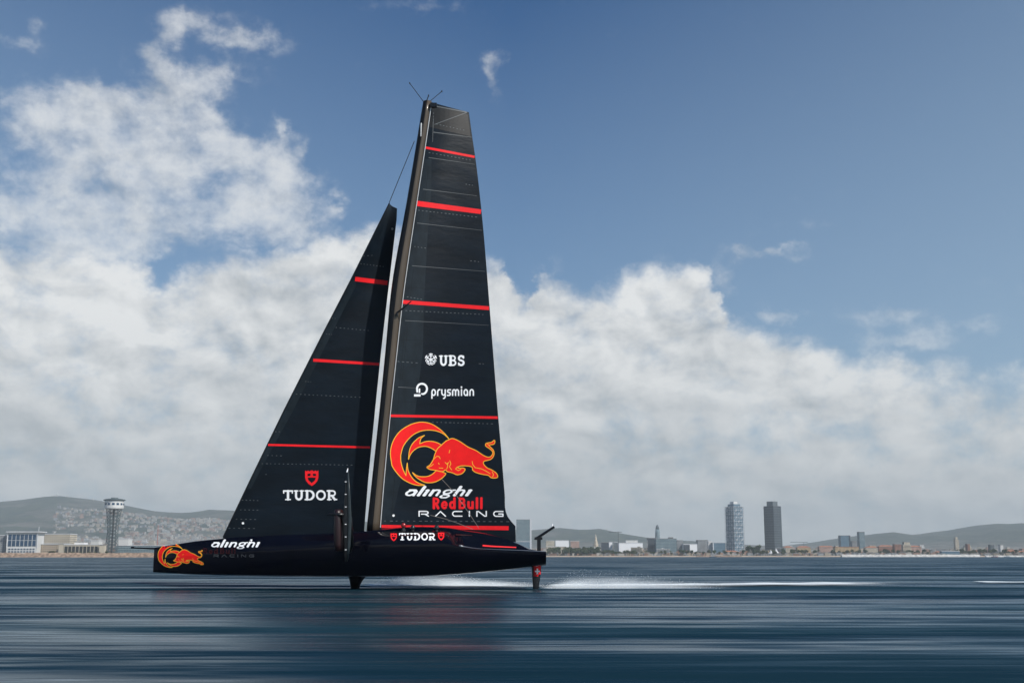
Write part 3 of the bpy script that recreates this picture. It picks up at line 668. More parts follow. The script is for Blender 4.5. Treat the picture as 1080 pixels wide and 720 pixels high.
mb = MB(); mb.tube([P(jibL(py), py, Y0 + .05) for py in np.linspace(214, 566, 40)], .035, 6); mb.build('luff_cable', M['carbon'], jib)
# sheets
for pts in ([(454, 543), (470, 547), (484, 551.8), (499, 558)], [(466, 505), (479, 519), (492, 537), (505, 556.5)]):
    mb = MB(); mb.tube([P(x, y, Y0 - 0.75) for x, y in pts], .013, 6); mb.build('sheet', M['rope'], yacht)
# bowsprit
mb = MB(); mb.tube([P(138.4, 577.4, Y0), P(164.5, 578.2, Y0)], [.035, .06], 8); mb.tube([P(138.2, 577.2, Y0), P(141.5, 576.8, Y0)], [.055, .05], 8); mb.build('bowsprit', M['carbon'], yacht)

# ---- raised foil on the near side
YF_ = Y0 - 4.4
def blade(outline, yc, th):
    rings = []
    for xl, xr, py in outline:
        a, b = P(xl, py, yc), P(xr, py, yc); c = b.x - a.x
        rings.append([Vector((a.x + c * u, yc + th * v * (0.4 + c), a.z)) for u, v in ((0, 0), (.12, -.5), (.35, -.7), (.7, -.45), (1, 0), (.7, .45), (.35, .7), (.12, .5))])
    m = MB(); m.loft(rings); return m
foil = thing('foil', (0, 0, 0), None, None); foil.parent = yacht; foil.name = 'raised_foil'
from mathutils import Matrix
foil.matrix_parent_inverse = Matrix.Translation(-base); foil.pop('label', None); foil.pop('category', None)
w = blade([(365.6, 367.4, 497), (364.6, 368.4, 507), (363.8, 368.6, 521), (362.8, 369.2, 536), (361.0, 370, 548), (361.4, 369.6, 560), (362.6, 368.4, 575), (363.4, 367.6, 586), (364.0, 366.6, 592)], YF_, .16)
wing = w.build('wing', M['carbon'], foil, smooth=True)
blade([(366.4, 367.9, 497.5), (366.8, 369.6, 521), (367.2, 371, 548), (366.4, 369.6, 575), (365.6, 367.4, 590)], YF_ - .11, .04).build('wing_edge', M['foil_metal'], foil, smooth=True)
mb = MB(); mb.tube([P(365.9, 497.8, YF_ - .02), P(366.9, 493.6, YF_)], [.05, .02], 6); mb.build('wing_tip', M['white'], foil)
mb = MB()
for y in (507.8, 521, 534.2, 552.5, 565.8, 579.4):
    q = P(364.6, y, YF_ - .17); mb.box(q.x - .045, q.x + .045, q.y - .02, q.y + .02, q.z - .02, q.z + .02)
mb.build('sensor_mark', M['white'], foil)
blade([(353.5, 361, 537), (352, 362.8, 541), (352, 363.4, 560), (352.6, 363.2, 574), (354, 362, 581)], YF_ + .25, .5).build('flap_pod', M['foil_red'], foil, smooth=True)
mb = MB(); mb.tube([P(344.4, 542.2, YF_), P(347, 542.0, YF_), P(356, 542.2, YF_), P(363, 542.6, YF_)], [.02, .06, .10, .10], 8); mb.build('bulb', M['carbon'], foil, smooth=True)
mb = MB(); mb.tube([P(366, 545, YF_), P(366, 560, YF_ + .8), P(367, 574, Y0 - 2.6), P(368, 580, Y0 - 1.9)], [.28, .34, .34, .3], 12, sq=.6); mb.build('foil_arm', M['carbon'], foil, smooth=True)
# lowered foil on the far side: arm going down into the water
low = thing('lowered_foil', (0, 0, 0), None, None); low.parent = yacht; low.matrix_parent_inverse = Matrix.Translation(-base)
mb = MB(); rings = []
for (xl, xr, py, y) in ((366, 391, 596, Y0 + .6), (366.5, 387.5, 606, Y0 + .9), (368.5, 383, 611, Y0 + 1.4), (369.5, 379.5, 617, Y0 + 1.9), (371, 378, 627, Y0 + 2.4)):
    a, b = P(xl, py, y), P(xr, py, y); c = b.x - a.x
    rings.append([Vector((a.x + c * u, y + .28 * v, a.z)) for u, v in ((0, 0), (.12, -.5), (.35, -.7), (.7, -.45), (1, 0), (.7, .45), (.35, .7), (.12, .5))])
mb.loft(rings); mb.build('foil_arm', M['carbon'], low, smooth=True)
q = P(374, 627, Y0 + 2.4); mb = MB(); mb.tube([q + Vector((-1.6, 0, -.1)), q + Vector((-1.2, 0, -.1)), q + Vector((.4, 0, -.1)), q + Vector((1.2, 0, -.1))], [.02, .16, .18, .02], 10); mb.build('bulb', M['carbon'], low, smooth=True)
# rudder with a red flag panel
rud = thing('rudder', (0, 0, 0), None, None); rud.parent = yacht; rud.matrix_parent_inverse = Matrix.Translation(-base)
rb = blade([(560.5, 571.2, 590), (560.7, 570.9, 598), (561.2, 569.8, 608), (562.0, 568.4, 618), (562.6, 567.4, 632)], Y0, .2).build('rudder_blade', M['carbon'], rud, smooth=True)
p_rud = projector(bvh_of(rb))
rb.data.materials[0] = M['carbon']
mk = Mask(558, 594, 574, 612, 0.12); mk.fill([(563.2, 596.8), (570.4, 596.8), (569.9, 607.4), (563.0, 607.4)])
cr = Mask(558, 594, 574, 612, 0.12); cr.fill([(565.9, 599.2), (567.5, 599.2), (567.5, 605), (565.9, 605)]); cr.fill([(564.2, 601.3), (569.2, 601.3), (569.2, 602.9), (564.2, 602.9)])
mk.m &= ~cr.m
fl = mk.mesh(p_rud, 0.012).build('flag', M['red'], rud, fix=False); cr.mesh(p_rud, 0.012).build('cross', M['white'], fl, fix=False)
q = P(563, 632, Y0); mb = MB(); mb.tube([q + Vector((0, -1.6, 0)), q, q + Vector((0, 1.6, 0))], [.05, .12, .05], 8); mb.build('rudder_wing', M['carbon'], rud, smooth=True)
# stern post with a camera arm
sp_ = thing('stern_post', (0, 0, 0), None, None); sp_.parent = yacht; sp_.matrix_parent_inverse = Matrix.Translation(-base)
a = P(566.4, 568, Y0); b = P(570.4, 581.5, Y0); mb = MB(); mb.box(a.x, b.x, Y0 - .12, Y0 + .12, b.z, a.z); mb.box(P(563.8, 568, Y0).x, P(572, 568, Y0).x, Y0 - .15, Y0 + .15, a.z - .05, a.z + .1); mb.build('post', M['carbon'], sp_)
mb = MB(); mb.tube([P(566, 567.4, Y0), P(584.6, 555.2, Y0)], [.085, .075], 8); mb.tube([P(563.5, 568.4, Y0), P(567, 566.4, Y0)], [.04, .08], 8); mb.build('arm', M['carbon'], sp_)
mb = MB(); mb.tube([P(582.3, 554.4, Y0), P(582.6, 552, Y0)], [.05, .03], 8); mb.build('camera', M['white'], sp_)

# ---- crew: three helmeted sailors low in the cockpit pods
M['suit'] = material('sailing_suit', (0.01, 0.011, 0.015), 0.7)
M['helmet'] = material('helmet', (0.012, 0.012, 0.016), 0.15, coat=0.5)
M['helmet_red'] = material('helmet_red', (0.25, 0.01, 0.012), 0.2, coat=0.5)
for k, (px, py, lab, hm) in enumerate(((425.6, 554.2, 'person in a dark red helmet crouching in the cockpit just aft of the mast', 'helmet_red'),
                              (435.5, 556.6, 'person in a black helmet crouching in the cockpit below the sail stripe, midmost of three', 'helmet'),
                              (460.6, 556.6, 'person in a black helmet crouching in the cockpit, nearest the stern of three', 'helmet'))):
    q = P(px, py, Y0 - 1.15); per = thing('person', (q.x, q.y, q.z), lab, 'person', 'crew crouching in the cockpit')
    bm = bmesh.new(); bmesh.ops.create_uvsphere(bm, u_segments=14, v_segments=16, radius=1)
    # one continuous body: seated torso, sloping shoulders, neck and head
    for v in bm.verts:
        t = (v.co.z + 1) / 2; ang = math.atan2(v.co.y, v.co.x)
        z = lerp(-0.62, 0.12, t); r = float(np.interp(z, [-.62, -.58, -.40, -.24, -.18, -.13, -.08, 0.0, .07, .11, .12], [0.0, .16, .18, .22, .14, .065, .075, .10, .085, .04, 0]))
        fl_ = 0.62 if z < -.14 else 1.15
        v.co = Vector((r * math.cos(ang) * fl_, r * math.sin(ang) * (1.0 if z < -.14 else .9), z))
    me = bpy.data.meshes.new('body'); bm.to_mesh(me); bm.free(); me.materials.append(M['suit']); me.polygons.foreach_set('use_smooth', [True] * len(me.polygons))
    bo = bpy.data.objects.new('body', me); C.objects.link(bo); bo.parent = per
    mb = MB(); mb.lathe([(.02, .165), (.08, .15), (.125, .10), (.142, .03), (.138, -.03), (.128, -.06)], 16); mb.build('helmet', M[hm], per, smooth=True)
    mb = MB(); mb.tube([(-.13, -.07, .01), (-.15, 0, .01), (-.13, .07, .01)], .03, 6); mb.build('visor', M['grey_print'], per)

# ------------------------------------------------------------------ sea
def sea_material():
    m = bpy.data.materials.new('sea_water'); m.use_nodes = True; N = NT(m.node_tree); b = N.n['Principled BSDF']
    # deep water body under a glossy skin; steep, self-hiding waves keep the skin well below a mirror even at grazing angles
    b.inputs['Specular IOR Level'].default_value = 0.0; b.inputs['Roughness'].default_value = 1.0
    tc = N.node('ShaderNodeTexCoord')
    def mapped(sx, sy, o=0):
        mp = N.node('ShaderNodeMapping'); N.l.new(tc.outputs['Object'], mp.inputs[0]); mp.inputs['Scale'].default_value = (sx, sy, 1); mp.inputs['Location'].default_value = (o, o, o); return mp.outputs[0]
    # wave slopes given directly (long crests running along x), so far water keeps its steepness
    sy = sx_ = None
    for k, (fx_, fy_, det, ay, ax) in enumerate(((.014, .075, 1, .75, .03), (.034, .20, 1.5, 1.0, .08), (.090, .62, 2, .62, .14), (.30, 2.6, 2, .48, .30))):
        c = N.node('ShaderNodeSeparateColor'); N.l.new(N.noise(mapped(fx_, fy_, k * 3.7), 1.0, det, .5, .55, col=True), c.inputs[0])
        a = N.m('MULTIPLY', N.m('SUBTRACT', c.outputs[0], .5), ay); b_ = N.m('MULTIPLY', N.m('SUBTRACT', c.outputs[1], .5), ax)
        sy = a if sy is None else N.m('ADD', sy, a); sx_ = b_ if sx_ is None else N.m('ADD', sx_, b_)
    nv = N.comb(sx_, N.m('SUBTRACT', sy, .13), 1.0); nm = N.node('ShaderNodeVectorMath', operation='NORMALIZE'); N.l.new(nv, nm.inputs[0])
    gl = N.node('ShaderNodeBsdfGlossy'); gl.inputs['Roughness'].default_value = .26; gl.inputs[0].default_value = (.90, .97, 1, 1); N.l.new(nm.outputs[0], gl.inputs['Normal'])
    fr = N.node('ShaderNodeFresnel'); fr.inputs[0].default_value = 1.33; N.l.new(nm.outputs[0], fr.inputs['Normal'])
    mx = N.node('ShaderNodeMixShader'); N.l.new(N.m('MULTIPLY', fr.outputs[0], .50), mx.inputs[0]); N.l.new(b.outputs[0], mx.inputs[1]); N.l.new(gl.outputs[0], mx.inputs[2])
    N.l.new(mx.outputs[0], N.n['Material Output'].inputs[0])
    # clearer and murkier water
    N.l.new(N.mix(N.smooth(N.noise(mapped(.02, .14, 9), 1.0, 3), .35, .65), (0.0040, 0.020, 0.033, 1), (0.010, 0.034, 0.046, 1)), b.inputs['Base Color'])
    return m
M['sea'] = sea_material()
mb = MB(); mb.add([(-16000, -400, 0), (16000, -400, 0), (16000, 16000, 0), (-16000, 16000, 0)], [(0, 1, 2, 3)])
tag(mb.build('sea', M['sea']), kind='structure')

# wake: foam lying on the water behind the rudder, and spray thrown up by the foils
def foam_material():
    m = bpy.data.materials.new('wake_foam'); m.use_nodes = True; N = NT(m.node_tree); b = N.n['Principled BSDF']
    b.inputs['Base Color'].default_value = (.78, .84, .86, 1); b.inputs['Roughness'].default_value = .8; b.inputs['Specular IOR Level'].default_value = .1
    tc = N.node('ShaderNodeTexCoord'); sp = N.node('ShaderNodeSeparateXYZ'); N.l.new(tc.outputs['UV'], sp.inputs[0])
    mp = N.node('ShaderNodeMapping'); N.l.new(tc.outputs['Object'], mp.inputs[0]); mp.inputs['Scale'].default_value = (.16, 1.6, 1)
    n = N.noise(mp.outputs[0], 1.0, 6, .62, .3)
    v = N.m('SUBTRACT', 1.0, N.m('ABSOLUTE', N.m('SUBTRACT', N.m('MULTIPLY', sp.outputs[1], 2), 1)))
    u = N.m('MULTIPLY', N.smooth(sp.outputs[0], 0.0, 0.06), N.smooth(sp.outputs[0], 0.70, 1.0, 1.0, 0.0))
    a = N.smooth(N.m('ADD', N.m('MULTIPLY', N.m('MULTIPLY', v, u), 1.3), N.m('MULTIPLY', N.m('SUBTRACT', n, .5), 1.2)), .2, 1.3)
    N.l.new(N.m('MULTIPLY', a, N.m('MULTIPLY', N.smooth(v, 0, .25), u)), b.inputs['Alpha'])
    return m
M['foam'] = foam_material()
def foam(name, x0, x1, yc, w, h, label=None):  # a low mound of foam
    nx, ny = 80, 10; vs, fs = [], []
    rnd = random.Random(int(x0 * 10))
    for i in range(nx + 1):
        for j in range(ny + 1):
            u, v = i / nx, j / ny; x = lerp(x0, x1, u); y = yc(u) + (v - .5) * w(u)
            vs.append((x, y, .03 + h * math.sin(math.pi * v) * (.6 + .5 * noise.noise(Vector((x * .4, y * .8, 0))))))
    for i in range(nx):
        for j in range(ny): a = i * (ny + 1) + j; fs.append((a, a + ny + 1, a + ny + 2, a + 1))
    mb = MB(); mb.add(vs, fs); o = mb.build(name, M['foam'], None, smooth=True, fix=False)
    uv = o.data.uv_layers.new(name='UVMap')
    for lp in o.data.loops: i, j = divmod(lp.vertex_index, ny + 1); uv.data[lp.index].uv = (i / nx, j / ny)
    return tag(o, kind='stuff')
fx = P(570, 618, Y0).x
foam('wake_foam', fx - .3, P(1000, 612, 80).x, lambda u: 74 + 8 * u, lambda u: 7 + 6 * u, .17)
foam('wake_foam', P(1015, 612, 86).x, P(1250, 612, 88).x, lambda u: 85 + 2 * u, lambda u: 5, .12)
foam('wake_foam', P(372, 615, 73).x, P(580, 615, 74).x, lambda u: 77 - 3 * u, lambda u: 7, .12)
def spray(name, x0, L, yc, dep, hmax, peak, n_cur, a_max, seed):
    """thrown-up water: several ragged curtains of mist one behind another, with loose drops"""
    m = bpy.data.materials.new(name); m.use_nodes = True; N = NT(m.node_tree); N.n.clear()
    tc = N.node('ShaderNodeTexCoord'); sp = N.node('ShaderNodeSeparateXYZ'); N.l.new(tc.outputs['UV'], sp.inputs[0]); u, v = sp.outputs[0], sp.outputs[1]
    mp = N.node('ShaderNodeMapping'); N.l.new(tc.outputs['Object'], mp.inputs[0]); mp.inputs['Scale'].default_value = (.45, 3, 2.2); mp.inputs['Rotation'].default_value = (0, .12, 0)
    n = N.noise(mp.outputs[0], 1.0, 7, .66, .4)
    a = N.m('ADD', N.m('SUBTRACT', 1.0, v), N.m('MULTIPLY', N.m('SUBTRACT', n, .5), 1.5))
    a = N.m('MULTIPLY', N.smooth(a, .0, 1.1), N.m('MULTIPLY', N.smooth(u, 0, .05), N.smooth(u, peak, 1.0, 1.0, 0.0)))
    a = N.m('MULTIPLY', N.m('MULTIPLY', a, N.smooth(v, .75, 1.0, 1.0, 0.0)), a_max)
    df = N.node('ShaderNodeBsdfDiffuse'); df.inputs[0].default_value = (.86, .91, .94, 1); tl = N.node('ShaderNodeBsdfTranslucent'); tl.inputs[0].default_value = (.86, .91, .94, 1)
    ms = N.node('ShaderNodeMixShader'); ms.inputs[0].default_value = .4; N.l.new(df.outputs[0], ms.inputs[1]); N.l.new(tl.outputs[0], ms.inputs[2])
    tr = N.node('ShaderNodeBsdfTransparent'); mx = N.node('ShaderNodeMixShader'); N.l.new(a, mx.inputs[0]); N.l.new(tr.outputs[0], mx.inputs[1]); N.l.new(ms.outputs[0], mx.inputs[2])
    o = N.node('ShaderNodeOutputMaterial'); N.l.new(mx.outputs[0], o.inputs[0])
    rnd = random.Random(seed); mb = MB(); uvs = []; nx, nz = 60, 8
    prof = lambda q: hmax * (.18 + .82 * sstep_(q / .22)) * (1 - .75 * sstep_((q - .25) / .75))
    for c in range(n_cur):
        yb = yc + dep * (c / max(1, n_cur - 1) - .5); o_ = len(mb.v); vs = []; sc_ = rnd.uniform(.7, 1.1)
        for i in range(nx + 1):
            for j in range(nz + 1):
                q, w = i / nx, j / nz; x = x0 + L * q; y = yb + .35 * noise.noise(Vector((x * .5, c * 3.1, w))) + (w * .5 - .25) * .8
                vs.append((x, y, .02 + prof(q) * sc_ * w * (1 + .25 * noise.noise(Vector((x * .9, c * 7.7, 0)))))); uvs.append((q, w))
        mb.add(vs, [(i * (nz + 1) + j, (i + 1) * (nz + 1) + j, (i + 1) * (nz + 1) + j + 1, i * (nz + 1) + j + 1) for i in range(nx) for j in range(nz)])
    for k in range(450):
        q = rnd.random() ** 1.4; x = x0 + L * q * .9; z = prof(q) * rnd.random() ** .8 * 1.15 + .02; y = yc + rnd.uniform(-.6, .6) * dep; r = rnd.uniform(.006, .017)
        mb.add([(x - r, y, z), (x + r, y - r, z), (x, y + r, z - r), (x, y, z + r)], [(0, 1, 3), (1, 2, 3), (2, 0, 3), (0, 2, 1)], 1); uvs += [(0, 0)] * 4
    o = mb.build(name, [m, M['drop']], None, smooth=True, fix=False); uv = o.data.uv_layers.new(name='UVMap')
    for lp in o.data.loops: uv.data[lp.index].uv = uvs[lp.vertex_index]
    return tag(o, kind='stuff')
def sstep_(t): t = min(max(t, 0), 1); return t * t * (3 - 2 * t)
M['drop'] = material('water_drop', (.8, .85, .88), .3)
spray('rudder_spray', fx, 12.0, Y0 + .9, 2.6, .95, .35, 7, .24, 4)
spray('foil_spray', P(377, 615, Y0).x, 11.5, Y0 + 5.2, 2.6, .85, .8, 8, .22, 5)

# ------------------------------------------------------------------ land and hills
ridge = [(-400, 545), (-120, 538), (0, 529), (25, 526.5), (48, 523.4), (62, 522.6), (82, 525), (98, 526.5), (110, 528.5), (134, 533.4), (157, 538), (167, 539.2), (196, 540.8), (208, 539.4), (221, 537), (240, 537.8),
         (280, 541), (350, 548), (430, 552), (500, 556), (561, 558.8), (590, 556.4), (615, 558.8), (634, 557.2), (646, 560.2), (665, 564), (684, 566.7), (720, 569.5), (745, 571), (775, 573.5), (830, 576), (858, 574), (891, 569),
         (922, 563.3), (942, 560.7), (969, 564.4), (984, 561.8), (1000, 562.2), (1018, 557), (1036, 557), (1049, 551.6), (1062, 552.4), (1080, 551.6), (1130, 547), (1250, 553), (1500, 560)]
YR = 9800.0
rx = [P(a, b, YR).x for a, b in ridge]; rz = [P(a, b, YR).z for a, b in ridge]
def sstep(t): t = min(max(t, 0), 1); return t * t * (3 - 2 * t)
def shore(x): return lerp(1760, 2560, sstep((x + 430) / 380))
def land(x, y):
    s = y - shore(x)
    if s < 0: return max(s * 0.05, -3.0) - 0.2
    z = 0.2 + 2.3 * min(s / 45, 1) + 2.8 * sstep((s - 60) / 200)
    z += 26 * sstep((y - 3600) / 3000) * float(np.interp(x, [-4000, -1500, 500, 2500], [1.6, 1.5, .7, .6]))
    xr = x * YR / max(y, 3000.0) if y < YR else x
    r = float(np.interp(xr, rx, rz)); g = sstep((y - 6300) / (YR - 6300)) if y < YR else 1 - 0.5 * sstep((y - YR) / 3500)
    n = noise.fractal(Vector((x * .0011, y * .0011, 3.3)), 1.0, 2.2, 5)
    z = max(z, z * (1 - g) + r * g * (y / YR if y < YR else 1)) + n * 95 * g * (1 - g) * 2.6 * min(1, r / 250)
    if abs(y - YR) < 300: z += noise.noise(Vector((x * .012, 0, 1))) * 2.0 + noise.noise(Vector((x * .004, 0, 7))) * 3
    return z
def land_material():
    m = bpy.data.materials.new('hillside_land'); m.use_nodes = True; N = NT(m.node_tree); b = N.n['Principled BSDF']; b.inputs['Roughness'].default_value = 0.95
    b.inputs['Specular IOR Level'].default_value = 0.1
    g = N.node('ShaderNodeNewGeometry'); sp = N.node('ShaderNodeSeparateXYZ'); N.l.new(g.outputs['Position'], sp.inputs[0])
    n = N.noise(g.outputs['Position'], 0.0026, 7, 0.66); n2 = N.noise(g.outputs['Position'], 0.012, 6, 0.7)
    forest = N.mix(N.smooth(n2, .35, .65), (0.010, 0.024, 0.016, 1), (0.060, 0.070, 0.042, 1))
    dry = N.mix(N.smooth(n2, .4, .6), (0.065, 0.066, 0.050, 1), (0.125, 0.115, 0.095, 1))
    hi = N.mix(N.smooth(n, .50, .60), forest, dry)
    town = N.mix(N.smooth(n2, .42, .58), (0.09, 0.09, 0.075, 1), (0.20, 0.18, 0.155, 1))
    N.l.new(N.mix(N.smooth(N.m('ADD', sp.outputs[2], N.m('MULTIPLY', N.m('SUBTRACT', n, .5), 160)), 30, 110), town, hi), b.inputs['Base Color'])
    return m
M['land'] = land_material()
xs = sorted(set(list(range(-9000, 9001, 75)))); ys = []
y = 1700.0
while y < 2720: ys.append(y); y += 22
while y < 6200: ys.append(y); y += 110
while y < 9300: ys.append(y); y += 85
while y < 10300: ys.append(y); y += 50
while y < 15000: ys.append(y); y += 400
mb = MB(); nx = len(xs)
mb.add([(x, y, land(x, y)) for y in ys for x in xs], [(j * nx + i, j * nx + i + 1, (j + 1) * nx + i + 1, (j + 1) * nx + i) for j in range(len(ys) - 1) for i in range(nx - 1)])
tag(mb.build('land', M['land'], smooth=True), kind='structure')
M['sand'] = material('beach_sand', (0.46, 0.36, 0.26), 0.95, spec=0.1, var=0.2, scale=0.03)
M['rock'] = material('breakwater_rock', (0.28, 0.20, 0.145), 0.9, spec=0.1, var=0.45, scale=0.25)
M['palerock'] = material('pale_seawall', (0.50, 0.49, 0.46), 0.9, spec=0.1, var=0.2, scale=0.15)
mb = MB(); g = []
for x in range(-400, 2600, 25):
    g.append([(x, shore(x) + s, land(x, shore(x) + s) + 0.05 + (0 if s < 50 else -.3)) for s in (-4, 4, 15, 28, 40, 52)])
for a, b in zip(g[:-1], g[1:]):
    mb.add(a + b, [(k, k + 1, k + 7, k + 6) for k in range(5)])
tag(mb.build('beach', M['sand'], smooth=True), kind='structure')
def rockwall(name, x0, x1, yf, h, dep, mat, label, seed):
    rnd = random.Random(seed); mb = MB(); rings = []
    n = int((x1 - x0) / 3.5)
    for k in range(n + 1):
        x = lerp(x0, x1, k / n); r = []
        for u, v in ((0, -.35), (.12, .1), (.25, .5), (.38, .85), (.5, 1), (.75, 1), (1, .5), (1.05, -.35)):
            r.append((x + rnd.uniform(-1, 1), yf(x) + dep * u + rnd.uniform(-.8, .8), h * v + (rnd.uniform(-.6, .6) * min(h, 5) / 4 if v > -.3 else 0)))
        rings.append(r)
    mb.loft(rings); return tag(mb.build(name, mat), label, 'breakwater')
rockwall('breakwater', -1500, -440, lambda x: 1728, 6.2, 24, M['rock'], 'long brown rock breakwater in front of the glass-fronted quay buildings at far left', 5)
rockwall('breakwater', P(888, 580, 2350).x, P(1034, 580, 2350).x, lambda x: 2350, 4.6, 12, M['palerock'], 'long pale sea wall low on the water in front of the far right shore', 6)
rockwall('breakwater', P(1040, 580, 2380).x, P(1150, 580, 2380).x, lambda x: 2380, 3.0, 10, M['palerock'], 'short pale sea wall on the water at the right edge of the photo', 7)
rockwall('breakwater', P(735, 580, 2450).x, P(782, 580, 2450).x, lambda x: 2450, 3.0, 10, M['rock'], 'short dark rock groyne on the water below the white-latticed tower', 8)

# ------------------------------------------------------------------ town
def facade(name, wall, glass, sx=3.2, sz=3.1, fx=0.55, fz=0.55, rough=0.2):
    """wall with a regular grid of windows, in object space"""
    m = bpy.data.materials.new(name); m.use_nodes = True; N = NT(m.node_tree); b = N.n['Principled BSDF']
    tc = N.node('ShaderNodeTexCoord'); sp = N.node('ShaderNodeSeparateXYZ'); N.l.new(tc.outputs['Object'], sp.inputs[0])
    h = N.m('ADD', sp.outputs[0], sp.outputs[1])
    wx = N.m('LESS_THAN', N.m('FRACT', N.m('DIVIDE', h, sx)), fx); wz = N.m('LESS_THAN', N.m('FRACT', N.m('ADD', N.m('DIVIDE', sp.outputs[2], sz), .2)), fz)
    f = N.m('MULTIPLY', wx, wz)
    nz = N.noise(tc.outputs['Object'], .08, 4)
    wc = N.mix(N.smooth(nz, .35, .65), tuple(c * .82 for c in wall) + (1,), tuple(min(1, c * 1.12) for c in wall) + (1,))
    N.l.new(N.mix(f, wc, (*glass, 1)), b.inputs['Base Color'])
    N.l.new(N.m('SUBTRACT', .85, N.m('MULTIPLY', f, .85 - rough)), b.inputs['Roughness'])
    return m
WHITE, CREAM, TAN, BRICK, GREY, PINK, OCHRE = (.52, .53, .52), (.52, .46, .36), (.42, .34, .25), (.30, .15, .10), (.27, .28, .29), (.46, .30, .24), (.50, .36, .20)
pal = {'white': WHITE, 'cream': CREAM, 'tan': TAN, 'brick red': BRICK, 'grey': GREY, 'pink': PINK, 'ochre': OCHRE}
FM = {k: facade('facade_' + k.replace(' ', '_'), c, (.05, .06, .07), fx=.42, fz=.5) for k, c in pal.items()}
M['roof_tile'] = material('roof_tile', (.34, .14, .08), .9, var=.2, scale=.2)
M['roof_grey'] = material('roof_grey', (.30, .30, .29), .9, var=.2, scale=.1)
M['roof_white'] = material('roof_white', (.62, .63, .64), .8, var=.1, scale=.1)
M['blue_glass'] = facade('blue_glass_wall', (.22, .30, .36), (.035, .10, .16), 2.4, 3.4, .84, .8, .1)
M['dark_glass'] = facade('dark_glass_wall', (.07, .085, .10), (.02, .03, .045), 2.0, 3.4, .7, .7, .12)
M['grey_glass'] = facade('grey_glass_wall', (.16, .18, .19), (.04, .06, .075), 2.6, 3.4, .75, .6, .12)
M['teal_glass'] = facade('teal_glass_wall', (.26, .33, .35), (.06, .11, .14), 2.4, 3.4, .8, .7, .12)
M['pane'] = material('window_pane', (.012, .05, .11), .12, spec=.6)
M['steel_white'] = material('white_steel', (.60, .62, .64), .5)
M['steel_grey'] = material('grey_steel', (.09, .12, .125), .55)
M['steel_dark'] = material('dark_steel', (.05, .055, .06), .6)
M['white_wall'] = material('white_render', (.62, .62, .60), .8, var=.08, scale=.05)
M['cream_wall'] = material('cream_render', (.52, .46, .36), .8, var=.1, scale=.05)
M['dark_open'] = material('dark_opening', (.03, .03, .03), .7)

def hip(mb, x0, x1, y0, y1, z, h, mi):
    e = .6; xm0, xm1, ym = x0 + (y1 - y0) / 2 if x1 - x0 > y1 - y0 else (x0 + x1) / 2 - .1, x1 - (y1 - y0) / 2 if x1 - x0 > y1 - y0 else (x0 + x1) / 2 + .1, (y0 + y1) / 2
    mb.add([(x0 - e, y0 - e, z), (x1 + e, y0 - e, z), (x1 + e, y1 + e, z), (x0 - e, y1 + e, z), (xm0, ym, z + h), (xm1, ym, z + h)], [(0, 1, 5, 4), (1, 2, 5), (2, 3, 4, 5), (3, 0, 4), (3, 2, 1, 0)], mi)
def block_mesh(kind, w, d, h, rnd):
    mb = MB()
    mb.box(-w / 2, w / 2, -d / 2, d / 2, -6, h, 0)
    if kind == 'tiled': hip(mb, -w / 2, w / 2, -d / 2, d / 2, h + .02, 2.6 + w * .05, 1)
    else:
        mb.box(-w / 2 - .3, w / 2 + .3, -d / 2 - .3, d / 2 + .3, h + .01, h + .9, 1)
        k = rnd.uniform(-.25, .2); mb.box(w * (k - .12), w * (k + .12), -d * .2, d * .2, h + .92, h + 3.6, 0)
        if rnd.random() < .5: mb.box(w * (k + .2), w * (k + .27), -d * .1, d * .1, h + .92, h + 2.4, 1)
    if kind == 'stepped':
        mb.box(-w * .3, w * .42, -d * .35, d * .4, h + .93, h * 1.28, 0); mb.box(-w * .32, w * .44, -d * .37, d * .42, h * 1.28 + .01, h * 1.28 + .8, 1)
    n = max(2, int(h / 3.2))
    for f in range(1, n):                         # balconies / storey bands
        z = h * f / n
        if kind != 'tiled' and rnd.random() < .8: mb.box(-w * .46, w * .46, -d / 2 - 1.0, -d / 2 - .01, z, z + .35, 0)
    return mb
rnd = random.Random(11); protos = {}
for col in pal:
    for kind, (w, d, h) in (('tiled', (26, 13, 8)), ('flat', (22, 14, 20)), ('stepped', (20, 16, 27))):
        mb = block_mesh(kind, w, d, h, rnd)
        nm = {'tiled': 'house', 'flat': 'apartment_block', 'stepped': 'apartment_tower'}[kind]
        o = mb.build(nm, [FM[col], M['roof_tile'] if kind == 'tiled' else (M['roof_white'] if col == 'white' else M['roof_grey'])])
        adj = {'tiled': 'low %s house with a tiled roof in the distant town', 'flat': 'small %s apartment block with a flat roof in the distant town', 'stepped': 'taller %s apartment block with a stepped top in the distant town'}[kind] % col
        protos[(col, kind)] = [o, adj, nm, False]
def put_block(col, kind, x, y, sx=1, sy=1, sz=1, rz=0, where=None):
    p = protos[(col, kind)]
    if not p[3]: o = p[0]; p[3] = True
    else: o = p[0].copy(); C.objects.link(o)
    o.location = (x, y, land(x, y)); o.scale = (sx, sy, sz); o.rotation_euler = (0, 0, rz)
    lab = p[1].replace('in the distant town', where or 'in the distant town')
    cat = {'house': 'house', 'apartment_block': 'apartment block', 'apartment_tower': 'apartment block'}[p[2]]
    return tag(o, lab, cat, '%s %ss %s' % (col, cat, where or 'in the distant town'))
taken = []
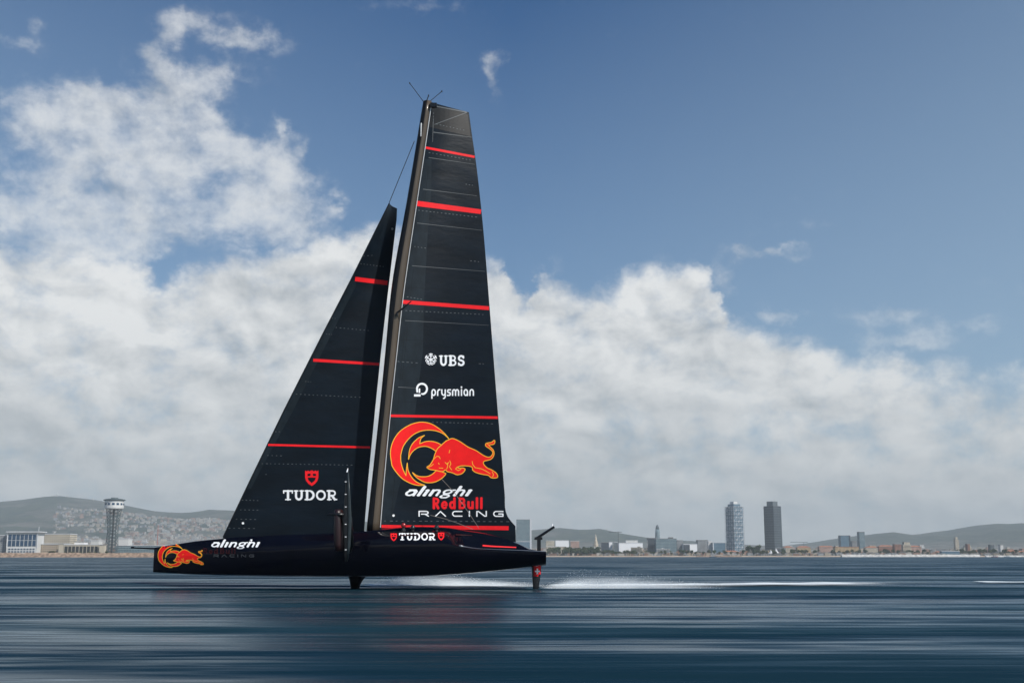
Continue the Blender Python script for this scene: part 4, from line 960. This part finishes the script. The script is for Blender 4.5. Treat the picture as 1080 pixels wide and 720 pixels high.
def scatter(n, pxr, Yr, kinds, cols, where, hs=(.7, 1.3), seed=0, sc_=1.0):
    rnd = random.Random(seed); k = 0; tries = 0
    while k < n and tries < n * 40:
        tries += 1
        Y = lerp(Yr[0], Yr[1], rnd.random() ** 1.0); px = rnd.uniform(*pxr); x = P(px, 580, Y).x
        if any(abs(x - a) < 20 * sc_ and abs(Y - b) < 26 for a, b in taken): continue
        taken.append((x, Y)); k += 1
        put_block(rnd.choice(cols), rnd.choice(kinds), x, Y, rnd.uniform(.8, 1.5) * sc_, rnd.uniform(.8, 1.3) * sc_, rnd.uniform(*hs) * sc_, rnd.uniform(-.35, .35), where)
scatter(50, (96, 238), (4200, 6400), ['tiled', 'flat', 'flat', 'stepped'], ['white', 'cream', 'tan', 'pink', 'ochre', 'brick red'], 'on the slope left of the jib', seed=2, sc_=1.25, hs=(.6, 1.1))
scatter(26, (40, 240), (6300, 7700), ['tiled', 'flat'], ['white', 'cream', 'white'], 'high on the left hillside', seed=3, sc_=1.3, hs=(.6, 1.0))
scatter(16, (0, 160), (2200, 3300), ['tiled', 'flat'], ['white', 'cream', 'grey', 'tan'], 'behind the left breakwater', seed=4, hs=(.4, .8))
scatter(56, (574, 690), (2950, 4600), ['tiled', 'flat', 'flat'], ['white', 'cream', 'tan', 'grey', 'brick red'], 'behind the beach right of the yacht', seed=5, hs=(.5, 1.0))
scatter(44, (690, 830), (2760, 3900), ['tiled', 'flat'], ['white', 'grey', 'cream', 'ochre', 'tan'], 'around the feet of the two towers', seed=6, hs=(.4, .8))
scatter(100, (826, 1082), (2800, 5600), ['tiled', 'tiled', 'flat', 'stepped'], ['white', 'cream', 'tan', 'pink', 'ochre', 'brick red', 'grey'], 'along the right shore', seed=7, hs=(.5, 1.0))
for p in protos.values():
    if not p[3]: bpy.data.objects.remove(p[0])

def MB_box(t, x0, x1, y0, y1, z0, z1, name, mat):
    mb = MB(); mb.box(x0, x1, y0, y1, z0, z1); return mb.build(name, M.get(mat) or FM[mat], t)
def bld(name, label, cat, x0, x1, ytop, Y, dep, wall, roof='roof_grey', rz=0.0, extra=None, roofh=1.0, zb=None):
    a, b = P(x0, 580, Y).x, P(x1, 580, Y).x; z1 = P((x0 + x1) / 2, ytop, Y).z; cx = (a + b) / 2; w = b - a
    z0 = land(cx, Y) if zb is None else zb
    t = thing(name, (cx, Y, z0), label, cat); h = z1 - z0
    mb = MB(); mb.box(-w / 2, w / 2, 0, dep, -5, h - roofh); o = mb.build('wall', M.get(wall) or FM[wall], t)
    mb = MB(); mb.box(-w / 2 - .4, w / 2 + .4, -.4, dep + .4, h - roofh + .01, h); mb.build('roof', M[roof], t)
    if extra: extra(t, w, dep, h)
    t.rotation_euler = (0, 0, rz); return t
# glass-fronted building on the left quay
def ex_glass(t, w, d, h):
    p = None
    for r in range(2):
        for c in range(7):
            x0 = -w / 2 + 1.4 + c * (w - 2) / 7; z0 = h - 3 - (r + 1) * 9.2
            if p is None:
                mb = MB(); mb.box(0, (w - 2) / 7 - 1.3, -.5, -.1, 0, 8.2); p = mb.build('window', M['pane'], t); q = p
            else: q = p.copy(); C.objects.link(q); q.parent = t
            q.location = (x0, 0, z0)
    p = None
    for r in range(3):
        for c in range(9):
            if p is None:
                mb = MB(); mb.box(0, 2.6, -1.0, -.6, 0, 1.9); p = mb.build('window', M['pane'], t); q = p
            else: q = p.copy(); C.objects.link(q); q.parent = t
            q.location = (-w / 2 + 3 + c * (w - 4) / 9, 0, 1.4 + r * 3.7)
    mb = MB(); mb.box(-w / 2 - 2, w / 2 + 4, -3, d, h - .9, h + .4); mb.build('canopy', M['roof_white'], t)
    mb = MB(); mb.box(-w / 2 - .6, w / 2 + .6, -.6, -.05, -2, 11.5); mb.build('base_storey', M['white_wall'], t)
    for x in (-w / 2 - .6, w / 2): mb = MB(); mb.box(x, x + .7, -1.2, -.05, 11.6, h - .95); mb.build('frame', M['steel_white'], t)
bld('office_building', 'white quay building with two rows of large blue glass panes, far left', 'building', 7, 38.5, 560.4, 1800, 26, 'white_wall', 'roof_white', extra=ex_glass)
bld('annex_building', 'dark fronted annex at the left edge of the photo beside the glass building', 'building', -14, 6, 564, 1806, 22, 'grey', 'roof_white')
def ex_long(t, w, d, h):
    mb = MB(); mb.box(-w / 2 - 1, w / 2 + 1, -1.5, -.05, h * .45, h * .55); mb.build('ledge', M['roof_white'], t)
bld('terminal_building', 'long cream stepped building right of the blue glass quay building', 'building', 39.5, 73, 562.5, 1880, 30, 'cream', 'roof_white', extra=ex_long)
bld('terminal_building', 'low brown recessed hall below the long cream building on the left quay', 'building', 42, 62, 573.5, 1815, 20, 'tan', 'roof_grey')
bld('gatehouse', 'small cream square block between two quay halls at left', 'building', 61.5, 66.5, 573, 1800, 10, 'cream_wall')
def ex_hall(t, w, d, h):
    for c in range(9):
        mb = MB(); x0 = -w / 2 + 1.5 + c * (w - 2) / 9; mb.box(x0, x0 + (w - 2) / 9 - 1.2, -.3, -.05, .3, h - 3); mb.build('opening', M['dark_open'], t)
bld('quay_hall', 'long low quay hall with a row of dark openings left of the lattice tower', 'building', 67, 104, 573.6, 1800, 18, 'cream_wall', 'roof_white', extra=ex_hall)
bld('shed', 'pale grey shed roof behind the quay hall at left', 'building', 74, 88, 570.8, 1900, 18, 'white', 'roof_grey')
bld('shed', 'white curved shed just left of the lattice tower foot', 'building', 95, 103.5, 569.3, 1890, 18, 'white_wall', 'roof_white')
bld('long_shed', 'long pale teal roofed shed right of the lattice tower above the bowsprit', 'building', 122, 172, 574.6, 1850, 22, 'teal_glass', 'roof_white')
bld('market_hall', 'low white hall right of the lattice tower foot', 'building', 123, 135, 567.5, 2000, 20, 'white_wall', 'roof_white')
bld('small_shed', 'tiny cream shed at the foot of the lattice tower', 'building', 104.5, 110, 574, 1795, 8, 'cream_wall')
# cable-car lattice tower
def lattice_tower():
    Y = 1830; c = P(117.8, 578, Y); z0 = land(c.x, Y); t = thing('lattice_tower', (c.x, Y, z0), 'tall grey steel lattice tower with a white round cabin on top, on the left quay', 'tower')
    zt = P(118, 536.8, Y).z - z0; rb, rm, rt = 10.2, 7.6, 11.2
    def rad(f): return lerp(rb, rm, min(f / .55, 1)) if f < .55 else lerp(rm, rt, (f - .55) / .45)
    legs = []
    for k in range(6):
        a = math.pi / 3 * k + .2
        pts = [(rad(f) * math.cos(a), rad(f) * .8 * math.sin(a), zt * f) for f in np.linspace(-.05, 1, 14)]
        mb = MB(); mb.tube(pts, .42, 6); mb.build('leg', M['steel_grey'], t)
    for lv in range(13):
        f0, f1 = lv / 13, (lv + 1) / 13; mb = MB()
        for k in range(6):
            a, b = math.pi / 3 * k + .2, math.pi / 3 * (k + 1) + .2; q = lambda f, g: (rad(f) * math.cos(g), rad(f) * .8 * math.sin(g), zt * f)
            mb.tube([q(f0, a), q(f1, b)], .26, 4); mb.tube([q(f0, b), q(f1, a)], .26, 4); mb.tube([q(f1, a), q(f1, b)], .3, 4)
        mb.build('brace_ring', M['steel_grey'], t)
    mb = MB(); mb.box(-1.1, 1.1, -1, 1, -4, zt); mb.build('lift_shaft', M['steel_dark'], t)
    zc = P(118, 527.8, Y).z - z0
    mb = MB(); mb.lathe([(10.6, zt), (13.8, zt + .6), (14.4, zt + 2), (14.4, zc - .3), (13.5, zc)], 28); cab = mb.build('cabin', M['white_wall'], t, smooth=False)
    for k in range(14):
        a = 2 * math.pi * k / 14; mb = MB(); mb.box(14.42, 14.6, -1.9, 1.9, zt + 6.2, zt + 9.2, rz=a, c=(0, 0)); mb.build('window', M['pane'], cab)
    mb = MB(); mb.lathe([(12, zc + .02), (16.2, zc + .4), (16.4, zc + 1.6), (10, zc + 3.0), (5.5, zc + 3.4), (5.2, zc + 4.6), (.2, zc + 5.2)], 28); mb.build('roof', M['steel_grey'], t)
lattice_tower()
# red and white mast, harbour crane in front of the left town
def mast_thing(px, ytop, Y, label, mat, name='radio_mast', cat='mast', r=.5, arms=()):
    x = P(px, 580, Y).x; z0 = land(x, Y); t = thing(name, (x, Y, z0), label, cat); h = P(px, ytop, Y).z - z0
    mb = MB(); mb.tube([(0, 0, -3), (0, 0, h)], [r, r * .5], 6); mb.build('pole', mat, t)
    mb = MB(); mb.box(-r * 2.2, r * 2.2, -r * 2, r * 2, -2, r * 3); mb.build('foot', M['roof_grey'], t)
    for a0, a1, zf in arms:
        mb = MB(); mb.box(a0, a1, -.6, .6, h * zf - .7, h * zf + .7); mb.build('jib_arm' if a1 > 0 else 'counter_arm', mat, t)
    return t
mast_thing(39.5, 555.2, 1835, 'thin white mast standing on the long cream building at left', M['steel_white'], r=.7)
mast_thing(165.5, 553.5, 2500, 'thin reddish mast in the left town above the yacht bow', material('mast_red', (.4, .12, .09), .6), r=1.0)
mast_thing(652.3, 560.0, 3300, 'dark tower crane with a long arm right of the church spire', M['steel_dark'], 'tower_crane', 'crane', 1.3, ((-26, 0, .97), (0, 10, .97)))
mast_thing(848, 571, 3600, 'thin tower crane over the low houses right of the grey tower', M['steel_grey'], 'tower_crane', 'crane', .8, ((-40, 0, .97), (0, 12, .97)))
# hilltop church and antenna on the left ridge
def hilltop(px, py, w, hpx, label, name, cat):
    Y = YR - 40; c = P(px, py, Y); s = P(px + 1, py, Y).x - c.x; t = thing(name, (c.x, Y, c.z - 12), label, cat)
    mb = MB(); mb.box(-w * s / 2, w * s / 2, -8, 8, -10, 12 + hpx * s * .45); mb.build('wall', M['white_wall'], t)
    mb = MB(); mb.lathe([(w * s * .2, 12 + hpx * s * .45), (w * s * .16, 12 + hpx * s * .7), (.4, 12 + hpx * s)], 8); mb.build('spire', M['white_wall'], t)
hilltop(60, 523.4, 3.0, 4.5, 'tiny pale church with a spire on the left hilltop', 'church', 'church')
hilltop(55.5, 524.4, .9, 3.6, 'tiny antenna tower left of the church on the left hilltop', 'antenna_tower', 'tower')
hilltop(71, 523.0, .7, 3.0, 'tiny thin mast right of the church on the left hilltop', 'antenna_tower', 'tower')
hilltop(98, 526.6, .8, 2.6, 'tiny mast on the left ridge just left of the lattice tower', 'antenna_tower', 'tower')
hilltop(640, 558.6, .8, 2.2, 'tiny mast on the hill ridge right of the yacht stern', 'antenna_tower', 'tower')

# glass block hotel behind the stern
def ex_hotel(t, w, d, h):
    mb = MB(); mb.box(w * .40, w * .5 + .5, -.5, d, -2, h + 1.5); mb.build('white_edge', M['steel_white'], t)
    mb = MB(); mb.box(-w / 2 - .3, w * .40 - .05, -.35, -.05, h * .02, h * .36); mb.build('lower_glazing', M['blue_glass'], t)
    mb = MB(); mb.box(-w / 2, w * .4, -.5, -.1, h * .365, h * .38); mb.build('sky_ledge', M['roof_white'], t)
bld('hotel', 'blue-grey glass office block with a white edge just right of the mainsail', 'building', 544.6, 560.5, 547.4, 3300, 30, 'teal_glass', 'roof_grey', extra=ex_hotel)
# church with spire
def church():
    Y = 2950; c = P(628.5, 580, Y); z0 = land(c.x, Y); s = P(629.5, 580, Y).x - c.x; t = thing('church', (c.x, Y, z0), 'pale column-like church tower with a pointed spire right of the yacht stern', 'church')
    z = lambda py: P(628, py, Y).z - z0
    mb = MB(); mb.lathe([(2.6 * s, -3), (2.6 * s, z(573.5)), (2.2 * s, z(573))], 8); mb.build('wall', M['cream_wall'], t)
    mb = MB(); mb.lathe([(2.0 * s, z(573) + .02), (1.9 * s, z(570)), (1.2 * s, z(569.6)), (1.1 * s, z(567)), (.6 * s, z(566)), (.1 * s, z(562.5))], 8); mb.build('spire', M['cream_wall'], t)
    mb = MB(); mb.box(-2.9 * s, 2.9 * s, -2.8 * s, 2.8 * s, -2, z(577)); mb.build('porch', M['white_wall'], t)
church()
bld('office_block', 'grey block with a dark front right of the church spire', 'building', 634.5, 642, 571.5, 3000, 20, 'dark_glass')
bld('office_block', 'narrow white slab next to the dark fronted block right of the church', 'building', 642.5, 646, 570.8, 3020, 16, 'white')
bld('office_block', 'dark slab with a pale top under the tower crane', 'building', 648, 651.5, 571.4, 3000, 16, 'grey_glass', 'roof_white')
bld('office_block', 'long white stepped building right of the tower crane', 'building', 653, 678, 572, 3050, 24, 'white', 'roof_white', extra=lambda t, w, d, h: MB_box(t, -w * .2, w * .3, 2, d - 2, h + .02, h + 6, 'upper_storey', 'white_wall'))
bld('low_terrace', 'long low cream terrace behind the beach right of the yacht stern', 'building', 576, 597, 575.8, 2800, 16, 'cream', 'roof_white')
bld('office_block', 'long pale office block above the trees right of the yacht stern', 'building', 576, 585, 569.6, 3200, 20, 'cream', 'roof_white')
bld('office_block', 'wide pale block with a flat roof above the green park', 'building', 586, 600, 569.4, 3500, 20, 'white', 'roof_white')
bld('office_block', 'pale pink block between the park and the church spire', 'building', 602, 611, 570.0, 3300, 20, 'pink', 'roof_white')
# blocks and bullet-shaped tower around x 684-716
bld('office_block', 'dark brown block left of the long glass block and the bullet tower', 'building', 683.5, 691.8, 566.8, 2900, 24, 'dark_glass')
bld('glass_block', 'long blue-grey glass block in front of the bullet-shaped tower', 'building', 692.2, 713.8, 567.4, 2860, 30, 'teal_glass', 'roof_grey', extra=lambda t, w, d, h: MB_box(t, w * .15, w * .35, 4, d - 4, h + .02, h + 2.5, 'plant_room', 'steel_dark'))
bld('office_block', 'grey block attached right of the long glass block', 'building', 714.2, 720, 569.2, 2880, 24, 'grey')
bld('office_block', 'white fronted block with a dark left side right of the long glass block', 'building', 721, 735.5, 573.2, 2860, 20, 'white', 'roof_white', extra=lambda t, w, d, h: MB_box(t, -w / 2 - .1, -w * .05, -.5, -.05, 0, h - 2, 'dark_front', 'dark_glass'))
bld('office_block', 'broad grey-brown block left of the white slab by the white-latticed tower', 'building', 736, 747, 569, 2900, 24, 'grey')
bld('office_block', 'bright white slab between the grey-brown block and the blue building', 'building', 747.3, 751.6, 570.2, 2860, 20, 'white_wall', 'roof_white')
bld('glass_building', 'low bright blue glass building just left of the white-latticed tower', 'building', 752, 765, 571.6, 2840, 20, 'blue_glass', 'roof_white', extra=lambda t, w, d, h: MB_box(t, -w / 2 - .3, -w / 2 + 2, -.5, -.05, 0, h - 1.2, 'white_frame', 'steel_white'))
def bullet():
    Y = 4200; c = P(693.8, 580, Y); z0 = land(c.x, Y); s = P(694.8, 580, Y).x - c.x; t = thing('rounded_tower', (c.x, Y, z0), 'slim bullet-shaped tower with a rounded top rising behind the glass block', 'tower')
    h = P(694, 553, Y).z - z0; r = 2.65 * s; prof = [(r * .95, -3), (r, h * .3), (r, h * .55), (r * .93, h * .72), (r * .78, h * .85), (r * .5, h * .95), (r * .22, h * .99), (.1, h)]
    mb = MB(); mb.lathe(prof[:5], 24); mb.build('shaft', M['teal_glass'], t, smooth=True); mb = MB(); mb.lathe([(r * .78, h * .85 + .02)] + prof[5:], 24); mb.build('dome', M['grey_glass'], t, smooth=True)
bullet()
# the two high towers
def lattice_skyscraper():
    Y = 3250; s = P(541, 580, Y).x - P(540, 580, Y).x; c = P(775.6, 580, Y); z0 = land(c.x, Y)
    t = thing('skyscraper', (c.x, Y, z0), 'high blue glass tower wrapped in a white steel lattice, left of the two skyscrapers', 'skyscraper')
    side = math.hypot(7.2, 11.8) * s; hs = side / 2; h = P(775, 534.2, Y).z - z0; ht = P(775, 528.4, Y).z - z0
    g = hs - 1.4; MB_box(t, -g, g, -g, g, -4, h - 1, 'glass_body', 'blue_glass')
    MB_box(t, -g * .72, g * .72, -g * .72, g * .72, h - .98, lerp(h, ht, .45), 'upper_storey', 'blue_glass')
    MB_box(t, -g * .42, g * .42, -g * .42, g * .42, lerp(h, ht, .45) + .02, ht - 1, 'crown', 'white_wall')
    nf, nb = 13, 4
    for f, (ux, uy, ox, oy) in enumerate(((1, 0, 0, -1), (0, 1, 1, 0), (1, 0, 0, 1), (0, 1, -1, 0))):
        mb = MB(); q = lambda a, z: (ux * a * hs + ox * hs, uy * a * hs + oy * hs, z)
        for k in range(nb + 1):
            a = -1 + 2 * k / nb; mb.tube([q(a, -3), q(a, h)], .55, 4)
        for j in range(nf + 1): mb.tube([q(-1, h * j / nf), q(1, h * j / nf)], .5, 4)
        for j in range(nf):
            for k in range(nb):
                a0, a1 = -1 + 2 * k / nb, -1 + 2 * (k + 1) / nb; z0_, z1_ = h * j / nf, h * (j + 1) / nf
                if (j + k) % 2: mb.tube([q(a0, z0_), q(a1, z1_)], .35, 4)
                else: mb.tube([q(a1, z0_), q(a0, z1_)], .35, 4)
        mb.build('lattice', M['steel_white'], t)
    r = hs * .6; mb = MB()
    for x in (-r, r):
        for y in (-r, r): mb.tube([(x, y, h), (x * .6, y * .6, ht)], .4, 4)
    mb.build('roof_frame', M['steel_white'], t)
    t.rotation_euler = (0, 0, math.atan2(7.2, 11.8) * -1 + math.radians(0) if False else -math.atan2(7.2, 11.8))
    t.rotation_euler = (0, 0, math.atan2(7.2, 11.8))
lattice_skyscraper()
def grey_skyscraper():
    Y = 3350; s = P(541, 580, Y).x - P(540, 580, Y).x; c = P(816.2, 580, Y); z0 = land(c.x, Y)
    t = thing('skyscraper', (c.x, Y, z0), 'high dark grey tower with a narrower box on top, right of the two skyscrapers', 'skyscraper')
    side = math.hypot(8.2, 10.0) * s; hs = side / 2; h = P(816, 533.6, Y).z - z0; ht = P(816, 528.6, Y).z - z0
    MB_box(t, -hs, hs, -hs, hs, -4, h, 'wall', 'dark_glass'); MB_box(t, -hs * .62, hs * .62, -hs * .62, hs * .62, h + .02, ht, 'crown', 'grey_glass')
    for j in range(1, 40):
        if j % 2: continue
        z = h * j / 40; mb = MB(); mb.box(-hs - .35, hs + .35, -hs - .35, hs + .35, z, z + 1.1); mb.build('floor_band', M['steel_grey'], t)
    t.rotation_euler = (0, 0, math.atan2(8.2, 10.0))
grey_skyscraper()
# white marquee peaks at the foot of the towers
for px, yt, lab in ((813, 579.6, 'left of the pair'), (818.5, 577.6, 'right of the pair')):
    Y = 2680; x = P(px, 580, Y).x; z0 = land(x, Y); t = thing('marquee', (x, Y, z0), 'white pointed marquee below the grey tower, ' + lab, 'marquee'); h = P(px, yt, Y).z - z0
    mb = MB(); mb.lathe([(6.5, h * .35), (4.2, h * .5), (1.6, h * .8), (.1, h)], 8); mb.build('canopy', M['roof_white'], t)
    for k in range(8):
        a = k * math.pi / 4; mb = MB(); mb.tube([(6 * math.cos(a), 6 * math.sin(a), -1), (6 * math.cos(a), 6 * math.sin(a), h * .36)], .2, 5); mb.build('leg', M['steel_white'], t)
def ex_tile(t, w, d, h):
    mb = MB(); hip(mb, -w / 2, w / 2, 0, d, h + .02, 3.2, 0); mb.build('tiled_roof', M['roof_tile'], t)
bld('long_house', 'low cream house with an orange roof right of the grey tower', 'house', 827, 836.5, 577, 2800, 14, 'cream', extra=ex_tile)
bld('long_house', 'low ochre house with a dark orange roof, second right of the grey tower', 'house', 841, 855, 577, 2810, 14, 'ochre', extra=ex_tile)
bld('long_house', 'long brick red house left of the broad ochre building on the right shore', 'house', 864, 880, 576.6, 3000, 16, 'pink', extra=ex_tile)
bld('long_building', 'broad ochre building with a lit front below the dark blue office tower', 'building', 881, 906, 576.2, 2850, 20, 'ochre', 'roof_tile')
bld('office_tower', 'dark blue cubic office tower on the right shore', 'building', 887.4, 897.4, 564.2, 3300, 26, 'blue_glass', 'roof_grey', extra=lambda t, w, d, h: MB_box(t, w * .36, w / 2 + .2, -.4, -.05, 0, h - 1.2, 'side_strip', 'dark_glass'))
bld('office_tower', 'slim teal glass tower right of the dark blue cubic tower', 'building', 907.2, 912.8, 560.4, 3350, 24, 'teal_glass')
bld('office_block', 'grey low block between the dark blue tower and the teal tower', 'building', 899, 906.5, 570, 3400, 24, 'grey')
bld('long_house', 'cream house with an orange roof right of the teal tower', 'house', 913, 926, 577.2, 2850, 16, 'cream', extra=ex_tile)
bld('long_house', 'long brick house with an orange roof left of the brick tower', 'house', 927, 943, 576, 2880, 16, 'brick red', extra=ex_tile)
bld('brick_tower', 'square red-brown brick tower block on the right shore', 'building', 944, 950.8, 573.2, 2820, 18, 'brick red')
bld('long_house', 'long brick row with an orange roof right of the brick tower', 'house', 952, 972, 576.4, 2860, 16, 'pink', extra=ex_tile)
bld('pale_tower', 'pale stone tower with a stepped top rising over the right town', 'tower', 1008.2, 1012.0, 568.4, 3300, 14, 'cream', extra=lambda t, w, d, h: MB_box(t, -w * .28, w * .28, 3, d - 3, h + .02, h + 6, 'lantern', 'cream_wall'))
bld('apartment_tower', 'slim brown tower block right of the pale stepped tower', 'building', 1020.6, 1023.2, 573, 2900, 14, 'brick red')
bld('apartment_tower', 'white slab block near the right edge of the photo', 'building', 1055.4, 1058.4, 574, 2900, 14, 'white_wall')
bld('apartment_tower', 'dark green-grey block left of the white slab near the right edge', 'building', 1045, 1049, 573.8, 2950, 16, 'grey_glass')
bld('boat_shed', 'low blue and white shed behind the pale sea wall', 'building', 993, 1012, 580.6, 2640, 14, 'blue_glass', 'roof_white')
# small motor boats beyond the right sea wall and off the beach
def motor_boat(px, Y, L, label, hullmat):
    x = P(px, 586, Y).x; t = thing('motor_boat', (x, Y, 0), label, 'boat')
    mb = MB(); rings = []
    for u, w, zb, zt in ((-.5, .8, -.3, 1.1), (-.2, 1, -.4, 1.1), (.15, .95, -.4, 1.25), (.38, .55, -.2, 1.5), (.5, .04, .5, 1.75)):
        w *= L * .16; rings.append([(u * L, -w, zt), (u * L, -w * .7, lerp(zb, zt, .3)), (u * L, 0, zb), (u * L, w * .7, lerp(zb, zt, .3)), (u * L, w, zt)])
    mb.loft(rings); mb.build('hull', hullmat, t)
    MB_box(t, -L * .2, L * .15, -L * .1, L * .1, 1.2, 3.0, 'cabin', 'white_wall'); MB_box(t, -L * .19, L * .16, -L * .105, L * .105, 2.0, 2.6, 'windscreen', 'pane')
motor_boat(1063, 2250, 14, 'tiny white motor boat off the right sea wall', M['white_wall'])
motor_boat(1049, 2260, 12, 'tiny dark red motor boat between the two right sea walls', material('boat_red', (.3, .05, .04), .5))
motor_boat(752, 2380, 16, 'tiny dark motor boat on the water below the blue glass building', M['steel_dark'])

# ------------------------------------------------------------------ trees along the shore
M['leaf'] = material('foliage', (.045, .070, .028), .9, spec=.1, var=.5, scale=.8)
M['leaf2'] = material('foliage_olive', (.075, .085, .040), .9, spec=.1, var=.5, scale=.8)
M['bark'] = material('bark', (.12, .09, .06), .9)
def tree_proto(seed, kind):
    rnd = random.Random(seed); t = thing('tree', (0, 0, 0), None, None); t.name = 'broadleaf_tree' if kind != 'palm' else 'palm_tree'
    mb = MB(); hgt = 4.2 if kind != 'palm' else 8
    mb.tube([(0, 0, -1.5), (.1, 0, hgt * .6), (.2, .1, hgt)], [.35, .25, .16], 6)
    if kind != 'palm':
        for k in range(4): a = k * 1.6; mb.tube([(.1, 0, hgt * .6), (1.6 * math.cos(a), 1.6 * math.sin(a), hgt + 1.6)], [.16, .05], 5)
    mb.build('trunk', M['bark'], t); mb = MB()
    if kind == 'palm':
        for k in range(16):
            a = k * .41 + rnd.random() * .3; l = rnd.uniform(2.4, 3.2); up = rnd.uniform(-.2, .9); c, s = math.cos(a), math.sin(a); pts = []
            for u in (0, .35, .7, 1): pts.append((c * l * u, s * l * u, hgt + up * 2 * u - 2.6 * u * u * (1 - .3 * up)))
            for (p, q, w0, w1) in ((pts[0], pts[1], .15, .45), (pts[1], pts[2], .45, .4), (pts[2], pts[3], .4, .05)):
                mb.add([(p[0] - s * w0, p[1] + c * w0, p[2] - .2), (p[0] + s * w0, p[1] - c * w0, p[2]), (q[0] + s * w1, q[1] - c * w1, q[2]), (q[0] - s * w1, q[1] + c * w1, q[2] - .2)], [(0, 1, 2, 3)])
    else:
        lumps = [(rnd.uniform(-2, 2), rnd.uniform(-2, 2), rnd.uniform(4.6, 7.8), rnd.uniform(1.2, 2.0)) for _ in range(8)]
        for _ in range(420):
            x, y, z, r = rnd.choice(lumps); v = Vector((rnd.gauss(0, 1), rnd.gauss(0, 1), rnd.gauss(0, 1))).normalized() * r * rnd.uniform(.65, 1.05); p = Vector((x, y, z)) + v
            u = Vector((rnd.gauss(0, 1), rnd.gauss(0, 1), rnd.gauss(0, 1))).normalized(); w = u.cross(v.normalized()).normalized() * .42; u = u * .42
            mb.add([p - u - w, p + u - w, p + u + w, p - u + w], [(0, 1, 2, 3)])
    mb.build('crown', M['leaf'] if seed % 2 else M['leaf2'], t, fix=False); return t
tp = [tree_proto(1, 'b'), tree_proto(2, 'b'), tree_proto(3, 'palm')]; used = [False] * 3
def put_tree(k, x, y, s, label, group):
    if not used[k]: r = tp[k]; used[k] = True
    else:
        r = tp[k].copy(); C.objects.link(r)
        for ch in tp[k].children: c = ch.copy(); C.objects.link(c); c.parent = r
    r.location = (x, y, land(x, y)); r.scale = (s, s, s); r.rotation_euler = (0, 0, x * 1.7 % 6.28); tag(r, label, 'tree', group)
rnd = random.Random(21)
for n, a, b, Ya, Yb, ks, s, lab, grp in ((70, 580, 632, 2640, 2780, (0, 1), (1.2, 2.1), 'green tree in the park behind the beach right of the yacht', 'park trees right of the yacht'),
        (60, 576, 690, 2615, 2660, (2, 0, 1), (.9, 1.5), 'small tree in the row along the beach right of the yacht', 'trees along the central beach'),
        (60, 690, 830, 2620, 2700, (0, 1, 2), (.8, 1.5), 'small tree along the beach left of and below the two skyscrapers', 'trees below the skyscrapers'),
        (95, 826, 1082, 2640, 2790, (0, 1, 1, 2), (.9, 1.6), 'small green tree along the right shore', 'trees along the right shore'),
        (14, 40, 135, 1790, 1800, (2, 0, 1), (.6, .9), 'small tree on the quay behind the left breakwater', 'trees on the left quay')):
    for i in range(n):
        Y = rnd.uniform(Ya, Yb); x = P(rnd.uniform(a, b), 580, Y).x; put_tree(rnd.choice(ks), x, Y, rnd.uniform(*s), lab, grp)
for px, s, lab in ((788.8, 2.3, 'slim dark tree just right of the white-latticed tower'), (793.5, 2.0, 'dark rounded tree, left of the pair between the two skyscrapers'), (799, 2.5, 'large dark rounded tree between the two skyscrapers, nearer the grey one')):
    Y = 2760; put_tree(0, P(px, 580, Y).x, Y, s, lab, None)

# far town beyond the counted houses: too many to count
rnd = random.Random(33); mb = MB()
for k in range(9500):
    if rnd.random() < .55: px, Y = 245 - 190 * rnd.random() ** 1.3, rnd.uniform(5000, 7600) if rnd.random() < .7 else rnd.uniform(6800, 8800)
    elif rnd.random() < .18: px, Y = rnd.uniform(85, 175), rnd.uniform(2600, 4800)
    else: px, Y = rnd.uniform(560, 1120), rnd.uniform(3300, 6400)
    x = P(px, 580, Y).x
    if noise.noise(Vector((x * .003, Y * .003, 1))) < -.22: continue
    z = land(x, Y); w, d, h = rnd.uniform(9, 28), rnd.uniform(8, 14), rnd.uniform(5, 18); mb.box(x - w / 2, x + w / 2, Y - d / 2, Y + d / 2, z - 5, z + h, rnd.choice((0, 0, 1, 2, 3)), rz=rnd.uniform(-.5, .5))
for k in range(900):      # low clutter right behind the beach: kiosks, walls, awnings, parked rows
    px, Y = rnd.uniform(572, 1110), rnd.uniform(2625, 2900); x = P(px, 580, Y).x; z = land(x, Y); w, h = rnd.uniform(3, 16), rnd.uniform(2, 6)
    mb.box(x - w / 2, x + w / 2, Y - 3, Y + 3, z - 2, z + h, rnd.choice((0, 1, 2, 3, 3)), rz=rnd.uniform(-.4, .4))
tag(mb.build('far_town', [material('far_pale_wall', (.36, .34, .31), .9, var=.2, scale=.01), material('far_cream_wall', (.32, .27, .21), .9), material('far_brick_wall', (.26, .16, .12), .9), FM['grey']]), kind='stuff')

# ------------------------------------------------------------------ haze
HZ = bpy.data.materials.new('haze_air'); HZ.use_nodes = True; N = NT(HZ.node_tree); N.n.clear()
pv = N.node('ShaderNodeVolumePrincipled'); pv.inputs['Color'].default_value = (.80, .90, .95, 1); pv.inputs['Density'].default_value = 0.000075; pv.inputs['Anisotropy'].default_value = 0.0
o = N.node('ShaderNodeOutputMaterial'); N.l.new(pv.outputs[0], o.inputs['Volume'])
mb = MB(); mb.box(-16500, 16500, -600, 16500, -4.5, 620); tag(mb.build('haze', HZ), kind='stuff')
